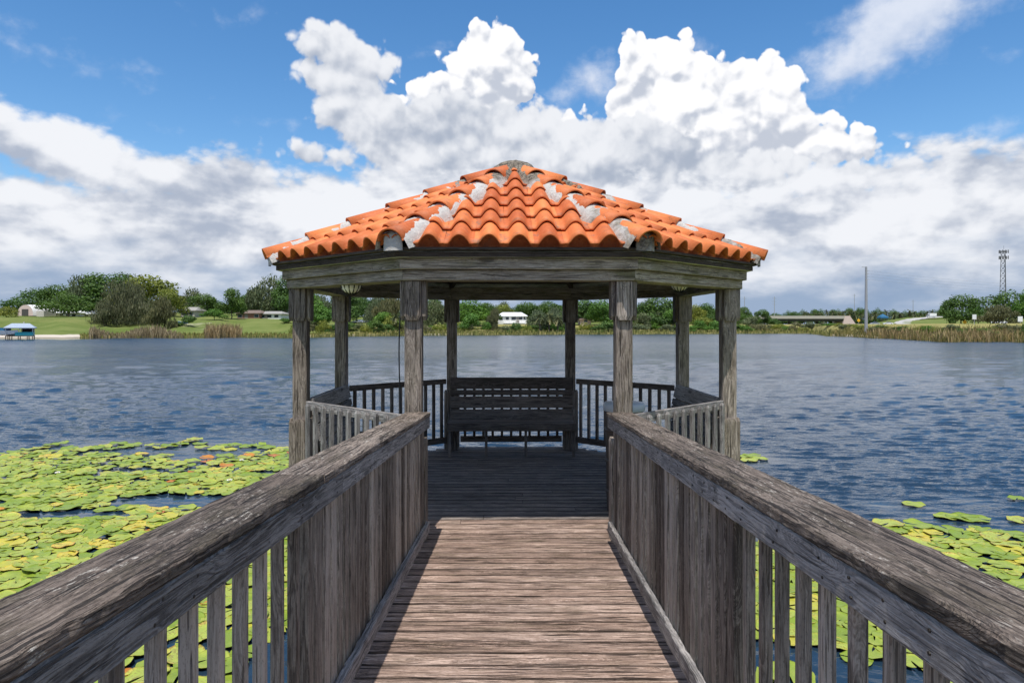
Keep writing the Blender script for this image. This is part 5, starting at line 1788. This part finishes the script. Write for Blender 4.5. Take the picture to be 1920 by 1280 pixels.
order = sorted(range(len(pads)), key=lambda i: (i >= lone0, vis_score(pads[i])), reverse=True)
indiv = [i for i in order if vis_score(pads[i]) > 0][:300]
ind = set(indiv)
LBL = {'pad': ('green lily pad in the floating mat left of the boardwalk', 'green lily pad in the floating mat right of the boardwalk'),
       'pady': ('yellowing lily pad among green ones left of the boardwalk', 'yellowing lily pad among green ones right of the boardwalk'),
       'pado': ('rusty brown curled lily pad left of the boardwalk', 'rusty brown curled lily pad right of the boardwalk')}
LLB = ['largest pad of the small clump at the right outer post of the gazebo', 'right pad of the small clump at the right outer post of the gazebo', 'lower pad of the small clump at the right outer post of the gazebo', 'pad of the small clump touching the right outer post of the gazebo',
       'single small lily pad alone on open water above the right handrail', 'largest of the three pads floating above the right mat', 'leftmost of the three pads floating above the right mat', 'rightmost of the three pads floating above the right mat',
       'upper single lily pad at the right edge of the picture', 'lower single lily pad at the right edge of the picture', 'lily pad leftmost on the outer rim of the left mat', 'second lily pad from the left on the outer rim of the left mat', 'third lily pad from the left on the outer rim of the left mat', 'fourth lily pad from the left on the outer rim of the left mat', 'rightmost stray lily pad on the outer rim of the left mat', 'stray lily pad just left of the rightmost one on the outer rim']
SV, SF, SG, STN, SMI = [], [], [], [], []
for n_, i in enumerate(order):
    x, y, r = pads[i]
    q = rnd.random(); mt = 'pad' if q < .90 else ('pady' if q < .982 else 'pado'); v = rnd.choice((0, 1, 2, 3, 5))
    if mt == 'pado': v = 4; r *= .75
    if q > .72 and q < .80: v = 4
    rz_ = rnd.uniform(0, 6.28); tx, ty = rnd.gauss(0, .035), rnd.gauss(0, .035); z = .014 + rnd.uniform(0, .022)
    if i >= lone0: mt = 'pad'; v = 0; tx = ty = 0; z = .022
    if i in ind:
        o = bpy.data.objects.new('lily_pad', pad_mesh(v, mt)); COL.objects.link(o)
        o.location = (x, y, z); o.rotation_euler = (tx, ty, rz_); o.scale = (r, r, r)
        sd = 0 if x < 0 else 1
        if i >= lone0: tag(o, LLB[i - lone0], 'lily pad')
        else:
            ppx = 960 + FPX * x / y; ppy = HOR + FPX * EYE / y; thr = ppy > 678 + abs(ppx - 960) * .46
            cw_ = {'pad': 'green', 'pady': 'yellowing', 'pado': 'curled brown'}[mt]; sw = ('left', 'right')[sd]
            if thr: wh = 'seen through the ' + sw + ' balusters ' + ('near the bottom' if ppy > 1130 else 'higher up')
            elif sd == 0: wh = 'in the left mat, ' + ('outer rim' if ppy < 890 else ('beside open channel' if ppy < 985 else 'near end')) + (' by the picture edge' if ppx < 180 else ' by the handrail')
            else: wh = 'in the right mat, ' + ('near its outer rim' if ppy < 1030 else 'close to the handrail')
            if r > .165 and mt == 'pad': cw_ = 'large green'
            tag(o, cw_ + ' lily pad ' + wh, 'lily pad', cw_ + ' lily pads ' + wh)
    else:
        V_, F_, G_ = PADV[v]; b = len(SV); cz, sz_ = math.cos(rz_), math.sin(rz_)
        for (a, b_, c_) in V_:
            xx, yy = (a * cz - b_ * sz_) * r, (a * sz_ + b_ * cz) * r
            SV.append((x + xx, y + yy, z + c_ * r + xx * ty * -1 + yy * tx))
        tt = rnd.random(); SG += G_; STN += [tt] * len(V_)
        mi = {'pad': 0, 'pady': 1, 'pado': 2}[mt]
        for fc in F_: SF.append(tuple(b + k for k in fc)); SMI.append(mi)
o = pyd('lily_pad_mat', SV, SF, None, None, {'gr': ('FLOAT_VECTOR', 'POINT', SG), 'tone': ('FLOAT', 'POINT', STN)}, smooth=True)
for k in ('pad', 'pady', 'pado'): o.data.materials.append(M[k])
o.data.polygons.foreach_set('material_index', SMI)
tag(o, 'smaller lily pads filling the floating mats on both sides of the boardwalk', 'lily pads', kind='stuff')
print('pads', len(pads))

for px, py, lb in ((453, 867, 'white water lily flower near the right end of the left mat'), (108, 891, 'small white water lily flower at the left of the left mat'), (430, 905, 'white water lily flower in the middle of the left mat')):
    D = FPX * EYE / (py - HOR); o = empty('water_lily', (at(px, D), D, .03), 0, lb, 'flower')
    for ring, (n_, el_, ln) in enumerate(((9, .45, .062), (7, .95, .05))):
        for i in range(n_):
            a = 2 * math.pi * i / n_ + ring * .3; d = Vector((math.cos(a) * math.cos(el_), math.sin(a) * math.cos(el_), math.sin(el_))); s_ = Vector((-math.sin(a), math.cos(a), 0))
            pyd('petal', [Vector((0, 0, 0)), d * ln * .5 + s_ * .014, d * ln, d * ln * .5 - s_ * .014], [(0, 1, 2, 3)], M['petal'], o)
    g = GB(); g.lathe([(.012, 0), (.016, .03), (.001, .035)], 8); g.build('stamens', 'stamen', o)
